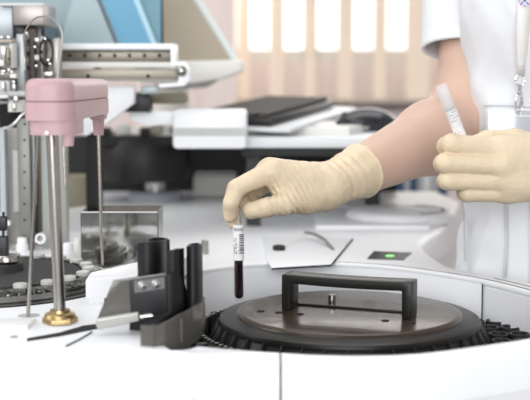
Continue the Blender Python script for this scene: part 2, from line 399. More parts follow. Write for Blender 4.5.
def deck_mesh():
    bm = bmesh.new()
    # inset outer a little so a rounded lip can run along the edge
    n = len(outer); area = sum(outer[i][0] * outer[(i + 1) % n][1] - outer[(i + 1) % n][0] * outer[i][1] for i in range(n))
    def nrm(L, i):
        a = Vector(L[i - 1]); b_ = Vector(L[i]); c = Vector(L[(i + 1) % len(L)])
        e1 = (b_ - a).normalized(); e2 = (c - b_).normalized(); nn = Vector((-e1.y - e2.y, e1.x + e2.x)); return nn.normalized()
    def rim(L, sgn, r, zbot):
        rings = []
        for k in range(6):
            a = k / 5 * math.pi / 2; inset = r * (1 - math.sin(a)); z = DECK - r * (2.3 if r > .01 else 1) * (1 - math.cos(a))
            rings.append([bm.verts.new((L[i][0] + sgn * nrm(L, i).x * inset, L[i][1] + sgn * nrm(L, i).y * inset, z)) for i in range(len(L))])
        rings.append([bm.verts.new((L[i][0], L[i][1], zbot)) for i in range(len(L))])
        for a_, b_ in zip(rings[:-1], rings[1:]):
            for i in range(len(L)):
                j = (i + 1) % len(L); bm.faces.new((a_[i], a_[j], b_[j], b_[i]))
        return rings[0]
    sgn = 1 if area > 0 else -1
    top = rim(outer, sgn, ROUND, DECK - 0.0445)
    n2 = len(well); ar2 = sum(well[i][0] * well[(i + 1) % n2][1] - well[(i + 1) % n2][0] * well[i][1] for i in range(n2))
    hole = rim(well, -1 if ar2 > 0 else 1, 0.003, DECK - 0.006)
    es = []
    for L in (top, hole):
        for i in range(len(L)):
            e = bm.edges.get((L[i], L[(i + 1) % len(L)])); es.append(e)
    bmesh.ops.triangle_fill(bm, use_beauty=True, edges=es)
    bmesh.ops.recalc_face_normals(bm, faces=bm.faces)
    return bm
b = MB(); b.add(deck_mesh()); b.build('deck', M['white'], AN, 40)
# housing sides below the deck lip
def wall_strip(L, z0, z1, closed=False, thick=0.0):
    bm = bmesh.new(); A = [bm.verts.new((x, y, z0)) for x, y in L]; B = [bm.verts.new((x, y, z1)) for x, y in L]
    for i in range(len(L) - (0 if closed else 1)):
        j = (i + 1) % len(L); bm.faces.new((A[i], A[j], B[j], B[i]))
    return bm
xs_seam = X(280.5, PZ(280.5, 353, DECK).y)
left = [(-0.75, 1.11)] + [p for p in outer_front if p[0] < xs_seam - 0.001]
right = [p for p in outer_front if p[0] > xs_seam + 0.001] + [(0.37, 1.15)] + rear[:8]
seamL = (xs_seam - 0.0009, left[-1][1] + (right[0][1] - left[-1][1]) * 0.4); seamR = (xs_seam + 0.0009, seamL[1])
def panel(L, z0, z1):
    bm = wall_strip(L, z0, z1)
    bmesh.ops.recalc_face_normals(bm, faces=bm.faces)
    return bm
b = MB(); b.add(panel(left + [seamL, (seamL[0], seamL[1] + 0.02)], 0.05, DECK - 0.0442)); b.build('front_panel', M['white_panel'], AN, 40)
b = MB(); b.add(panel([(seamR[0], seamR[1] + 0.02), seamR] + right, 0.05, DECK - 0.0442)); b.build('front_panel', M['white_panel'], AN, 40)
MB().box((seamL[0] + 0.0009, seamL[1] + 0.012, 0.45), (0.006, 0.02, 0.85)).build('panel_gap', M['gap'], AN, 0)
MB().tube([(seamL[0] + .0009, seamL[1] + 0.0195 * (1 - math.sin(a_)), DECK - 0.0437 * (1 - math.cos(a_)) ) for a_ in np.linspace(0, math.pi / 2, 12)], 0.0009, 6, 0).build('panel_gap', M['gap'], AN, 0)
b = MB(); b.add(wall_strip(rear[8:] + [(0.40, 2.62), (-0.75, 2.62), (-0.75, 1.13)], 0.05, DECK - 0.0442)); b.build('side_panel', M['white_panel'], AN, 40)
# well: curved wall, split by a vertical joint on the right
inner_b = wb
wz = DECK - 0.048
k = min(range(len(inner_b)), key=lambda i: (inner_b[i][0] - 0.278) ** 2 + (inner_b[i][1] - 1.452) ** 2)
b = MB(); b.add(wall_strip(inner_b[:k + 1], wz - 0.05, DECK - 0.005)); b.build('well_wall', M['wellwall'], AN, 60)
L2 = [(x * 1.003, y + 0.002) for x, y in inner_b[k:]]
b = MB(); b.add(wall_strip(L2, wz - 0.05, DECK - 0.0105)); b.build('well_wall', M['white'], AN, 60)
b = MB(); b.add(wall_strip([(x * 1.006, y + 0.004) for x, y in inner_b[k:]], wz - 0.05, DECK - 0.002)); b.build('well_backing', M['wellwall'], AN, 60)
p = inner_b[k]; MB().box((p[0], p[1] - 0.001, DECK - 0.035), (0.0013, 0.0013, 0.06)).build('well_joint', M['gap'], AN, 0)
b = MB(); b.add(wall_strip([well[i] for i in range(len(wf))] , wz - 0.05, DECK - 0.005)); b.build('well_wall', M['dark'], AN, 60)
bm = bmesh.new(); bm.faces.new([bm.verts.new((x, y, wz - 0.05)) for x, y in well]); b = MB(); b.add(bm); b.build('well_floor', M['black'], AN, 0)
# black seam line around the deck just outside the well
def off(L, d):
    out = []
    for i in range(len(L)):
        a = Vector(L[max(0, i - 1)]); c = Vector(L[min(len(L) - 1, i + 1)]); e = (c - a).normalized(); out.append((L[i][0] - e.y * d, L[i][1] + e.x * d))
    return out
def band(L, d0, d1, z, zt=0.0012):
    A = off(L, d0); B = off(L, d1); return MB().prism(A + B[::-1], z - 0.001, z + zt)
i0 = min(range(len(wb)), key=lambda i: abs(wb[i][0] - 0.0) + (9 if wb[i][1] < 1.4 else 0))
band(wb[i0:], 0.004, 0.0062, DECK - 0.0002, 0.0005).build('deck_seam', M['gap'], AN, 0)
band(wb[k:], 0.018, 0.0195, DECK - 0.0002, 0.0005).build('deck_seam', M['gap'], AN, 0)
# raised service flap behind the well
fl = [PZ(265, 257, DECK + .003), PZ(272, 267.5, DECK + .003), PZ(331, 264, DECK + .003), PZ(352, 238, DECK + .003), PZ(262, 236, DECK + .003)]
MB().prism([(q.x, q.y) for q in fl], DECK, DECK + 0.003, bev=0.0008).build('service_flap', M['white'], AN)
q0, q1, q2 = fl[1], fl[2], fl[3]
MB().tube([(q0.x, q0.y - 0.001, DECK + .0012), (q1.x, q1.y - 0.001, DECK + .0012), (q2.x + 0.001, q2.y, DECK + .0012)], 0.0013, 6, 0).build('flap_gap', M['gap'], AN)
# back panels: raised cover lines on the rear deck
a = PZ(316, 229, DECK); c = PZ(420, 211, DECK)
b = MB(); b.prism([(a.x, a.y), (c.x - 0.02, a.y), (c.x, c.y), (a.x + .01, c.y)], DECK, DECK + 0.006, bev=0.002); b.build('rear_cover', M['white'], AN)
# round raised rear cover on the right
q = PZ(402, 222, DECK)
b = MB(); b.lathe([(0.0, 0.018), (0.088, 0.018), (0.094, 0.015), (0.098, 0.010), (0.098, 0)], (q.x, q.y + 0.04, DECK), 64); b.build('round_cover', M['white'], AN, 60)
MB().ring((q.x, q.y + 0.04, DECK), 0.078, 0.0815, 0.018, 0.0187, R(-70), R(62), 40).build('cover_groove', M['gap'], AN)
# little status display with a green lamp
a = [PZ(367, 259.5, DECK), PZ(404, 260.5, DECK), PZ(412, 253.5, DECK), PZ(374, 252, DECK)]
dsp = MB().prism([(v.x, v.y) for v in a], DECK - .0005, DECK + 0.0015).build('status_display', M['smoke'], AN)
q = PZ(390, 255.5, DECK + .002); MB().lathe([(0, 0.0025), (0.006, 0.0015), (0.0075, 0.0)], (q.x, q.y, DECK + .001), 24, sx=1.0).build('status_lamp', M['green'], dsp)

# things standing on the rear deck
q = PZ(279, 252, DECK)
kn = tag(centre(MB().lathe([(0, 0.007), (0.008, 0.007), (0.0095, 0.0055), (0.0095, 0.001), (0.0085, 0)], (q.x, q.y, DECK + 0.003), 28).build('knurled_knob', M['black'], None)), 'small flat black knob on the white deck behind the well', 'knob')
h = [PZ(305, 232.5, DECK + .012), PZ(314, 234, DECK + .013), PZ(323, 239, DECK + .012), PZ(329, 245, DECK + .006), PZ(333, 249.5, DECK + .004)]
tag(centre(MB().tube(h, 0.0028, 10).build('rubber_hose', mat('grey_hose', (0.22, 0.22, 0.21), 0.5), None)), 'short grey curved hose arching over the white rear deck', 'hose')
h = [PZ(283, 249, DECK + .003), PZ(291, 241, DECK + .008), PZ(299, 236, DECK + .012), PZ(305, 232.5, DECK + .013)]
tag(centre(MB().tube(h, 0.0007, 6).build('thin_wire', M['offwhite'], None)), 'hair-thin pale wire running from the black knob to the hose', 'wire')
q = PZ(205, 254, DECK)
tag(centre(MB().lathe([(0, 0.020), (0.0045, 0.020), (0.0055, 0.019), (0.0055, 0)], (q.x, q.y, DECK), 24).build('metal_peg', M['steel'], None)), 'small grey metal peg standing behind the black rack tabs', 'peg')

# ================================================================== round black lid in the well
LZ = 0.920; LC = Vector((X(350, 1.36), 1.36, LZ))
LD = empty('rotor_lid', (LC.x, LC.y, LZ - 0.03), 'round black lid with a bar handle covering the rotor in the well', 'lid')
b = MB(); b.lathe([(0.1355, 0.0), (0.138, -0.001), (0.152, -0.0018), (0.1555, -0.0035), (0.157, -0.007), (0.157, -0.010), (0.14, -0.010)], LC, 128); b.build('lid_rim', M['lidrim'], LD, 40)
b = MB(); b.lathe([(0, 0.004), (0.128, 0.004), (0.1325, 0.0035), (0.1350, 0.0015), (0.136, -0.002)], LC, 128); b.build('lid_plate', M['lid'], LD, 40)
b = MB(); b.lathe([(0.1545, -0.0095), (0.159, -0.020), (0.168, -0.034), (0.164, -0.036), (0.150, -0.012)], LC, 128); b.build('lid_skirt', M['black'], LD, 40)
for i in range(40):
    a = 2 * math.pi * (i + .5) / 40
    if -0.9 < math.sin(a) < 2 and math.sin(a) > 0.75: pass
    rot = Matrix.Rotation(a, 4, 'Z')
    if i == 0:
        r0 = MB().box((0.1605, 0, -0.021), (0.009, 0.0016, 0.026), bev=0.0008, rot=Matrix.Rotation(R(-28), 4, 'Y'))
        base = r0.build('skirt_rib', M['blackgrey'], None); base.parent = LD; base.location = LC - LD.location; base.rotation_euler = (0, 0, 0)
    else:
        c = base.copy(); C.objects.link(c); c.parent = LD; c.location = base.location; c.rotation_euler = (0, 0, a)
# handle (bar on two flat legs, on a thin foot strip)
hrot = Matrix.Translation(LC + Vector((-0.001, -0.012, 0.004))) @ Matrix.Rotation(R(-21), 4, 'Z')
HW, HH, HD = 0.0795, 0.043, 0.016
def hprof():
    t = bmesh.new()
    # profile in x-z, bridged through y with a slightly arched top
    N = 14; out = []; inn = []
    xsn = np.linspace(-HW, HW, N)
    topo = [(x, HH - 0.0012 * (1 - (x / HW) ** 2)) for x in xsn]
    topi = [(x * 0.86, HH - 0.0105 - 0.0012 * (1 - (x / HW) ** 2)) for x in xsn]
    outer_ = [(-HW, 0.0)] + topo + [(HW, 0.0)]; inner_ = [(-HW * 0.86, 0.0)] + topi + [(HW * 0.86, 0.0)]
    for y in (-HD, HD):
        out.append([t.verts.new((x, y, z)) for x, z in outer_]); inn.append([t.verts.new((x, y, z)) for x, z in inner_])
    n_ = len(outer_)
    for i in range(n_ - 1):
        t.faces.new((out[0][i], out[0][i + 1], inn[0][i + 1], inn[0][i])); t.faces.new((out[1][i], out[1][i + 1], inn[1][i + 1], inn[1][i]))
        t.faces.new((out[0][i], out[0][i + 1], out[1][i + 1], out[1][i])); t.faces.new((inn[0][i], inn[0][i + 1], inn[1][i + 1], inn[1][i]))
    for i in (0, -1): t.faces.new((out[0][i], out[1][i], inn[1][i], inn[0][i]))
    bmesh.ops.recalc_face_normals(t, faces=t.faces)
    es = [e for e in t.edges if len(e.link_faces) == 2 and e.calc_face_angle(0) > 0.8]
    bmesh.ops.bevel(t, geom=es, offset=0.0015, segments=2, affect='EDGES', profile=0.5)
    return t
b = MB(); b.add(hprof(), hrot); hd = b.build('handle', M['handle'], LD, 40)
b = MB(); b.add(MB().box((0, HD + 0.004, 0.0012), (2 * HW - 0.01, 0.005, 0.0026), bev=0.0006).bm, hrot); b.build('handle_foot', M['black'], hd)
for dx in (-0.11, -0.085, -0.055, 0.06, 0.095):
    pp = hrot @ Vector((dx * 0.9, -HD - 0.016 - 0.02 * abs(dx), 0.0002)); MB().lathe([(0, 0.0006), (0.0042, 0.0006), (0.0045, 0)], pp, 16).build('screw_recess', M['gap'], LD)
q = PZ(332, 304, LZ + .004); MB().lathe([(0, 0.012), (0.0042, 0.012), (0.005, 0.011), (0.005, 0)], q, 20).build('stud', M['steel'], LD)

# rotor beneath: a black tray of round sockets around the well
RT = empty('sample_rotor', (LC.x, 1.36, wz - 0.03), 'black rotor tray with rings of round sockets under the lid edge', 'rotor')
MB().ring((LC.x, 1.36, 0), 0.10, 0.222, wz - 0.03, wz - 0.008, seg=96).build('tray', M['black'], RT)
sock = None; cnt = 0
for rr, n in ((0.181, 30), (0.206, 34)):
    for i in range(n):
        a = 2 * math.pi * i / n
        x, y = LC.x + rr * math.cos(a), 1.36 + rr * math.sin(a)
        if y < 1.30 and not x > 0.2 and not x < -0.02: continue
        if y > 1.40 and x < 0.23: continue
        if x > 0.30 and y < 1.2: continue
        if x < -0.02 and y > 1.3: continue
        if cnt == 0:
            sock = MB().lathe([(0.0, 0.0012), (0.0088, 0.0012), (0.0092, 0.0065), (0.0118, 0.007), (0.0126, 0.006), (0.0126, 0)], (0, 0, 0), 20).build('socket', M['blackgrey'], None)
            MBp = MB().lathe([(0, 0.0035), (0.0032, 0.0028), (0.0036, 0)], (0.0155, 0.009, 0.0), 12).build('socket_pin', M['chrome'], sock)
            c = sock
        else: c = copy_tree(sock)
        c.parent = RT; c.location = Vector((x, y, wz - 0.008)) - RT.location; c.rotation_euler = (0, 0, a); cnt += 1

# ================================================================== blood tube and second tube
def make_tube(name, top, bot, r, label, cat, blood=True, lab=(0.2, 0.6), text_side=-1.2):
    top = Vector(top); bot = Vector(bot); ax = (top - bot); L = ax.length
    T = empty(name, bot, label, cat)
    q = ax.to_track_quat('Z', 'Y').to_matrix().to_4x4(); mt = q
    def lat(prof, n=32, a0=0, a1=2 * math.pi): 
        b = MB(); b.lathe(prof, bot, n, a0, a1, mtx=mt); return b
    arc = [(r * math.sin(t), r - r * math.cos(t)) for t in np.linspace(0, math.pi / 2, 8)]
    lat(arc + [(r, L - 0.001), (r * 0.97, L), (r - 0.0011, L - 0.001), (r - 0.0011, r)]).build('glass_wall', M['glass' if blood else 'glass_clear'], T, 60)
    if blood:
        ri = r - 0.0012
        arc2 = [(ri * math.sin(t), 0.0028 + ri - ri * math.cos(t)) for t in np.linspace(0, math.pi / 2, 8)]
        lat(arc2 + [(ri, L * 0.56), (0, L * 0.56)]).build('blood', M['blood'], T, 60)
    lb = lat([(r + 0.0002, L * lab[0]), (r + 0.0002, L * lab[1])], 32).build('paper_label', M['paper'], T, 60)
    return T, mt, bot, L, r, lb
def patch(T, mt, bot, r, a0, a1, z0, z1):
    return MB().lathe([(r + 0.0004, z0), (r + 0.0004, z1)], bot, 5, a0, a1, mtx=mt).bm
TB = PY(239, 301, 1.36); TT = PY(238.2, 205, 1.362)
T1, mt, bot, L, rr, lb = make_tube('blood_tube', TT, TB, 0.0064, 'glass tube of dark blood with a barcode label, pinched over the lid', 'test tube', True, (0.43, 0.80))
b = MB(); vdir = mt.inverted()
def ang(world_dir): 
    l = (mt.to_3x3().inverted() @ Vector(world_dir)); return math.atan2(l.y, l.x)
af = ang((0, -1, 0)); ar = ang((1, -0.6, 0))
sgn = 1 if ((ar - af + math.pi) % (2 * math.pi) - math.pi) > 0 else -1
zz = 0.50
random.seed(3)
while zz < 0.70:
    h_ = random.choice([0.004, 0.007, 0.011]); a0, a1 = af + sgn * 0.15, af + sgn * 1.15
    b.add(patch(T1, mt, bot, rr, min(a0, a1), max(a0, a1), L * zz, L * (zz + h_))); zz += h_ + random.choice([0.006, 0.010])
b.build('barcode', M['ink'], lb, 0)
b = MB()
for col_, (s0, s1) in enumerate(((0.98, 0.72), (0.58, 0.32), (0.18, 0.02))):
    zz = 0.50
    while zz < (0.66 if col_ != 2 else 0.6):
        h_ = random.uniform(0.006, 0.013)
        a0, a1 = af - sgn * (s0 - random.uniform(0, .08)), af - sgn * s1
        if random.random() < 0.75: b.add(patch(T1, mt, bot, rr, min(a0, a1), max(a0, a1), L * zz, L * (zz + h_)))
        zz += h_ + 0.006
for k_ in range(7):
    a0 = af - sgn * (0.8 - k_ * 0.26); b.add(patch(T1, mt, bot, rr, min(a0, a0 + .13), max(a0, a0 + .13), L * 0.735, L * 0.765))
b.build('print', M['ink'], lb, 0)

T2T = PY(441, 86, 1.372); T2B = PY(477, 178, 1.41)
T2, mt, bot, L, rr, lb = make_tube('sample_tube', T2T, T2B, 0.0068, 'empty glass sample tube with a white label, held upright in the gloved fist', 'test tube', False, (0.10, 0.76))
af = ang((0, -1, 0)); b = MB()
random.seed(5)
for row in range(9):
    z_ = 0.735 - row * 0.03
    a = af - 0.9
    while a < af + 0.7:
        w_ = random.uniform(0.06, 0.2)
        if random.random() < (0.85 if row in (0, 2, 3) else 0.45): b.add(patch(T2, mt, bot, rr, a, a + w_, L * z_, L * (z_ + 0.011)))
        a += w_ + 0.06
b.build('print', mat('grey_ink', (0.45, 0.46, 0.55), 0.6), lb, 0)

# ================================================================== probe arm with steel pole (front left)
PR = empty('probe_arm', (-0.21, 1.19, DECK), 'pink swing arm on a steel pole with a brass collar, front left', 'probe arm')
def rr_poly(x0, x1, y0, y1, r0, r1, n=8):   # rounded outline, r0 radius at the near end, r1 at the far end
    pts = []
    for cx_, cy_, rad, a0 in ((x1 - r0, y0 + r0, r0, -90), (x1 - r1, y1 - r1, r1, 0), (x0 + r1, y1 - r1, r1, 90), (x0 + r0, y0 + r0, r0, 180)):
        for k_ in range(n + 1):
            a = R(a0 + 90 * k_ / n); pts.append((cx_ + rad * math.cos(a), cy_ + rad * math.sin(a)))
    return pts
ax0, ax1, ay0, ay1 = -0.2445, -0.1915, 1.155, 1.425
MB().prism(rr_poly(ax0 + 0.001, ax1 - .0015, ay0, ay1, 0.021, 0.006), 1.178, 1.2005, bev=0.0085, seg=5).build('arm_cover', M['pink'], PR)
MB().prism(rr_poly(ax0 + .0025, ax1 - .003, ay0 + .0015, ay1 - 0.001, 0.020, 0.005), 1.1765, 1.1782).build('cover_seam', mat('pink_shadow', (0.28, 0.13, 0.14), 0.7), PR)
MB().prism(rr_poly(ax0, ax1 - .001, ay0 + .001, ay1, 0.021, 0.006), 1.158, 1.1768, seg=3).build('arm_base', M['pink'], PR)
b = MB(); b.prism(rr_poly(ax0 + 0.004, ax1 + 0.0, ay0 + 0.004, ay0 + 0.075, 0.02, 0.015), 1.1435, 1.159)
b.lathe([(0.0, 0.0), (0.0055, 0.0), (0.0065, 0.012), (0.0065, 0.015)], (-0.2005, 1.172, 1.132), 20); b.build('pivot_boss', M['pink'], PR)
b = MB(); b.lathe([(0, 0), (0.0018, 0.0), (0.0018, 0.002), (0, 0.002)], (-0.2195, 1.158, 1.146), 12, mtx=Matrix.Rotation(R(90), 4, 'X')); b.build('screw', M['chrome'], PR)
b = MB(); b.lathe([(0, -0.026), (0.006, -0.026), (0.0075, -0.004), (0.0085, 0)], (-0.2025, 1.40, 1.158), 20); b.box((-0.2025, 1.40, 1.156), (0.018, 0.03, 0.010), bev=0.003); b.build('needle_holder', M['pink'], PR)
MB().cyl((-0.2025, 1.40, 1.135), (-0.2005, 1.40, 0.972), 0.0023, 0.0020, 12).build('needle', M['steel'], PR)
MB().cyl((-0.2155, 1.19, DECK + 0.005), (-0.2205, 1.19, 1.146), 0.0062, 0.0062, 28).build('pole', M['steel'], PR)
MB().cyl((-0.2095, 1.20, 1.09), (-0.2105, 1.20, 1.146), 0.0016, 0.0016, 10).build('guide_rod', M['steel'], PR)
MB().cyl(PZ(28, 317, DECK), PY(38.5, 128, 1.20), 0.0021, 0.0019, 12).build('bent_rod', M['steel'], PR)
cl = MB().prism([(0.0185 * math.cos(R(60 * i + 12)) - .2155, 0.0195 * math.sin(R(60 * i + 12)) + 1.19) for i in range(6)], DECK + 0.001, DECK + 0.007, bev=0.002).build('brass_collar', M['brass'], PR)
MB().lathe([(0.017, 0), (0.0155, 0.004), (0.011, 0.0055), (0.0105, 0.008), (0.0064, 0.008)], (-.2155, 1.19, DECK + .006), 32).build('collar_ring', M['brass'], cl)
b = MB()
a0 = PZ(27, 340, DECK); a1 = PZ(104, 326, DECK)
b.prism([(v.x, v.y) for v in (PZ(27, 341.5, DECK), PZ(60, 336.5, DECK), PZ(100, 328.5, DECK), PZ(103, 324, DECK), PZ(84, 326, DECK), PZ(60, 333, DECK), PZ(27, 339, DECK))], DECK, DECK + 0.0008); b.build('base_slot', M['gap'], PR, 0)
# wire loop above the arm
h = [PY(57.5, 79, 1.22), PY(58, 70, 1.24), PY(61, 50, 1.27), PY(62, 34, 1.3), PY(56, 22, 1.33), PY(47, 17, 1.36), PY(36, 18, 1.4), PY(28, 26, 1.44), PY(24, 36, 1.48), PY(24.5, 50, 1.5), PY(25, 70, 1.5)]
tag(centre(MB().tube(h, 0.0011, 8, 6).build('wire_loop', mat('wire_grey', (0.36, 0.34, 0.30), 0.3, metal=0.5), None)), 'thin grey tubing looping up above the pink arm', 'tubing')
h = [PY(3, 128, 1.60), PY(8, 127.5, 1.60), PY(15, 123, 1.60), PY(21, 116, 1.60), PY(26, 112, 1.60)]
hs_tube = h

# front-left deck details, parts of the analyser
a = PZ(-20, 327, DECK + .004); c = PZ(34, 319, DECK + .004)
MB().prism([(a.x, a.y), (c.x, a.y + 0.004), (c.x + .003, c.y), (a.x, c.y)], DECK, DECK + 0.005, bev=0.0015).build('raised_strip', M['white'], AN)
q = PZ(14, 337, DECK); MB().lathe([(0, 0.0006), (0.0035, 0.0006), (0.0042, 0)], (q.x, q.y, DECK), 16).build('screw_hole', M['beige'], AN)
q = PZ(29, 315.5, DECK); MB().lathe([(0, 0.0004), (0.009, 0.0006), (0.012, 0)], (q.x, q.y, DECK), 24).build('rod_recess', mat('recess_grey', (0.45, 0.45, 0.44), 0.6), AN)

# ================================================================== black sample guard with curved tabs
GC = Vector((X(165, 1.19) - 0.05, 1.24, DECK))
GD = empty('black_guard', (X(165, 1.17), 1.17, DECK), 'black curved guard with tall tabs and a smoked base beside the well', 'guard')
def pxcurve(pts, z): return [PZ(x, y, z) for x, y in pts]
def sheet(pts, z0, z1, th, name, m, par, bulge=0.0, tops=None):
    """upright curved sheet following ground points"""
    P = [(p.x, p.y) for p in pts]; P = spline(P, 5); A = off(P, -th / 2); B = off(P, th / 2)
    bm = bmesh.new(); n_ = len(P)
    def zt(i):
        if tops is None: return z1
        t_ = i / (n_ - 1) * (len(tops) - 1); j = min(int(t_), len(tops) - 2); return tops[j] + (tops[j + 1] - tops[j]) * (t_ - j)
    V_ = [[bm.verts.new((A[i][0], A[i][1], z0)), bm.verts.new((B[i][0], B[i][1], z0)), bm.verts.new((B[i][0], B[i][1], zt(i))), bm.verts.new((A[i][0], A[i][1], zt(i)))] for i in range(n_)]
    for i in range(n_ - 1):
        for j in range(4): bm.faces.new((V_[i][j], V_[i][(j + 1) % 4], V_[i + 1][(j + 1) % 4], V_[i + 1][j]))
    bm.faces.new(V_[0]); bm.faces.new(V_[-1]); bmesh.ops.recalc_face_normals(bm, faces=bm.faces)
    b = MB(); b.add(bm); return b.build(name, m, par, 50)
def ztop(px, py, Y): return PY(px, py, Y).z
# smoked base ring (curving from front-left to back-right)
Yb = 1.125
base_pts = [Vector((X(x, y_), y_, 0)) for x, y_ in ((139, 1.085), (150, 1.082), (163, 1.088), (177, 1.105), (190, 1.135), (199, 1.17), (203, 1.21))]
sheet(base_pts, DECK - 0.01, ztop(160, 322, 1.085), 0.003, 'base_ring', M['smoke'], GD, tops=[ztop(140, 325, 1.085), ztop(150, 325, 1.085), ztop(177, 316, 1.10), ztop(190, 308, 1.135), ztop(203, 297, 1.21)])
in_pts = [Vector((X(x, y_), y_, 0)) for x, y_ in ((146, 1.125), (158, 1.122), (168, 1.13), (178, 1.15), (184, 1.18), (186, 1.22))]
sheet(in_pts, DECK - 0.01, 0, 0.0028, 'inner_ring', M['black'], GD, tops=[ztop(146, 322, 1.125), ztop(160, 316, 1.125), ztop(178, 306, 1.15), ztop(187, 290, 1.22)])
# floor between the rings
A = spline([(p.x, p.y) for p in base_pts], 4); B = spline([(p.x, p.y) for p in in_pts], 4)
MB().prism(A + B[::-1], DECK - .004, DECK + 0.006).build('base_floor', M['blackgrey'], GD)
# joints on base ring
for px_, Y_ in ((151, 1.079), (180, 1.107)):
    MB().box((X(px_, Y_), Y_, DECK + 0.010), (0.002, 0.003, 0.024)).build('ring_clip', M['smoke'], GD)
# main black wall, left tall tab
t1 = [Vector((X(x, y_), y_, 0)) for x, y_ in ((137, 1.17), (145, 1.165), (154, 1.17), (161, 1.185), (165, 1.21))]
sheet(t1, DECK, 0, 0.003, 'tall_tab', M['black'], GD, tops=[ztop(137, 243, 1.17), ztop(145, 242, 1.165), ztop(155, 241, 1.17), ztop(162, 240, 1.19), ztop(165, 240, 1.21)])
t1b = [Vector((X(x, y_), y_, 0)) for x, y_ in ((149, 1.225), (156, 1.235), (164, 1.23), (167.5, 1.215))]
sheet(t1b, DECK, ztop(155, 238, 1.23), 0.003, 'tall_tab', M['black'], GD)
t2 = [Vector((X(x, y_), y_, 0)) for x, y_ in ((167, 1.155), (171, 1.15), (177, 1.155), (181, 1.17), (182, 1.19))]
sheet(t2, DECK, 0, 0.003, 'tall_tab', M['black'], GD, tops=[ztop(167, 250, 1.155), ztop(173, 249, 1.15), ztop(182, 248, 1.19)])
t3 = [Vector((X(x, y_), y_, 0)) for x, y_ in ((187, 1.175), (189, 1.165), (195, 1.165), (199.5, 1.18), (200.5, 1.20))]
sheet(t3, DECK, 0, 0.003, 'tall_tab', M['black'], GD, tops=[ztop(186, 246, 1.175), ztop(195, 245, 1.165), ztop(201, 245, 1.20)])
t3b = [Vector((X(x, y_), y_, 0)) for x, y_ in ((187.5, 1.18), (190, 1.205), (197, 1.212), (200.5, 1.20))]
sheet(t3b, DECK, ztop(195, 244.5, 1.2), 0.003, 'tall_tab', M['black'], GD)
# lower sheet between tabs
m1 = [Vector((X(x, y_), y_, 0)) for x, y_ in ((128, 1.155), (140, 1.15), (155, 1.145), (170, 1.142), (180, 1.155), (184, 1.18))]
sheet(m1, DECK, 0, 0.003, 'guard_wall', M['black'], GD, tops=[ztop(128, 280, 1.155), ztop(150, 279, 1.147), ztop(166, 272, 1.142), ztop(184, 290, 1.18)])
# slanted smoked front plate with lamp window
Yp = 1.138
MB().pxprism([(96, 322), (113, 280.5), (166, 273), (166, 276), (130, 281.5), (133, 318), (99, 323)], Yp, 0.004, 0.0006).build('smoked_plate', M['smoke'], GD)
MB().pxprism([(129, 281), (166, 275.5), (168, 312), (131, 319)], Yp - 0.001, 0.004, 0.0006).build('front_plate', M['black'], GD)
wn = MB().pxprism([(134, 281), (164, 277.5), (164.5, 288.5), (134.5, 293)], Yp - 0.0022, 0.0012).build('lamp_window', M['acrylic_dark'], GD)
wn.data.materials[0] = mat('window_grey', (0.16, 0.16, 0.165), 0.3)
for px_ in (142, 156):
    c_ = PY(px_, 285.5 - (px_ - 142) * 0.1, Yp - .003); MB().lathe([(0, 0.003), (0.0018, 0.0026), (0.0036, 0.0012), (0.0045, 0.0)], c_, 20, mtx=Matrix.Rotation(R(90), 4, 'X')).build('small_lamp', M['silver'], wn)
# pale latch bar in front
MB().pxprism([(95, 323), (138, 314.5), (139, 321), (98, 330.5)], 1.128, 0.012, 0.001).build('latch_bar', mat('latch_grey', (0.40, 0.40, 0.37), 0.4), GD)
MB().pxprism([(97, 320), (137, 313.5), (138, 314.5), (97, 322)], 1.128, 0.016, 0.0).build('latch_cap', M['offwhite'], GD)
c_ = PY(146, 317, 1.12); MB().cyl(c_ - Vector((0.006, 0, 0)), c_ + Vector((0.006, 0.002, 0.001)), 0.0022, 0.0022, 12).build('hinge_pin', M['chrome'], GD)
MB().tube([PZ(66, 346, DECK + .001), PZ(80, 339, DECK + .001), PZ(92, 332, DECK + .001)], 0.0008, 6).build('latch_wire', M['gap'], GD)
# dark clip mechanics inside the well's left corner
q = PZ(198, 340, DECK - .01)
CM = empty('ratchet_block', (q.x, 1.15, DECK - 0.06), 'jagged black mechanism in the left corner of the well', 'mechanism')
b = MB()
for i in range(9):
    a = R(150 + i * 9); b.box((LC.x + 0.185 * math.cos(a), 1.30 + 0.185 * math.sin(a), DECK - 0.045), (0.012, 0.010, 0.030), rot=a, bev=0.001)
b.build('block', M['black'], CM)
b = MB()
for i in range(26):
    a = R(148 + i * 3.1); b.box((LC.x + 0.176 * math.cos(a), 1.30 + 0.178 * math.sin(a), DECK - 0.0285), (0.004, 0.003, 0.004), rot=a)
b.build('teeth', M['steel'], CM)

# ================================================================== white raised block and reaction wheel (left, middle distance)
WBK = empty('white_cover_block', (-0.17, 1.36, DECK), 'low white cover block between the wheel and the black guard', 'cover')
p0 = PZ(86, 304, DECK); zt_ = PY(86, 275, p0.y).z
pl = [(p0.x, p0.y), (PZ(135, 300, DECK).x, p0.y + .012), (X(200, 1.50), 1.50), (X(196, 1.545), 1.545), (X(140, 1.42), 1.42), (X(88, 1.335), 1.335)]
MB().prism(pl, DECK + 0.006, zt_ - 0.004, bev=0.003).build('cover_shell', M['white'], WBK)
MB().prism([(p0.x + .003, p0.y + .002), (p0.x + .02, p0.y + .004), (p0.x + .02, p0.y + .03), (p0.x + .003, p0.y + .03)], DECK, DECK + .0065).build('cover_foot', M['white'], WBK)
MB().prism([(p0.x + .026, p0.y + .007), (pl[1][0], pl[1][1] + .004), (X(198, 1.50), 1.50), (X(190, 1.53), 1.53), (p0.x + .03, p0.y + .04)], DECK, DECK + .0065).build('cover_foot', M['beige'], WBK)

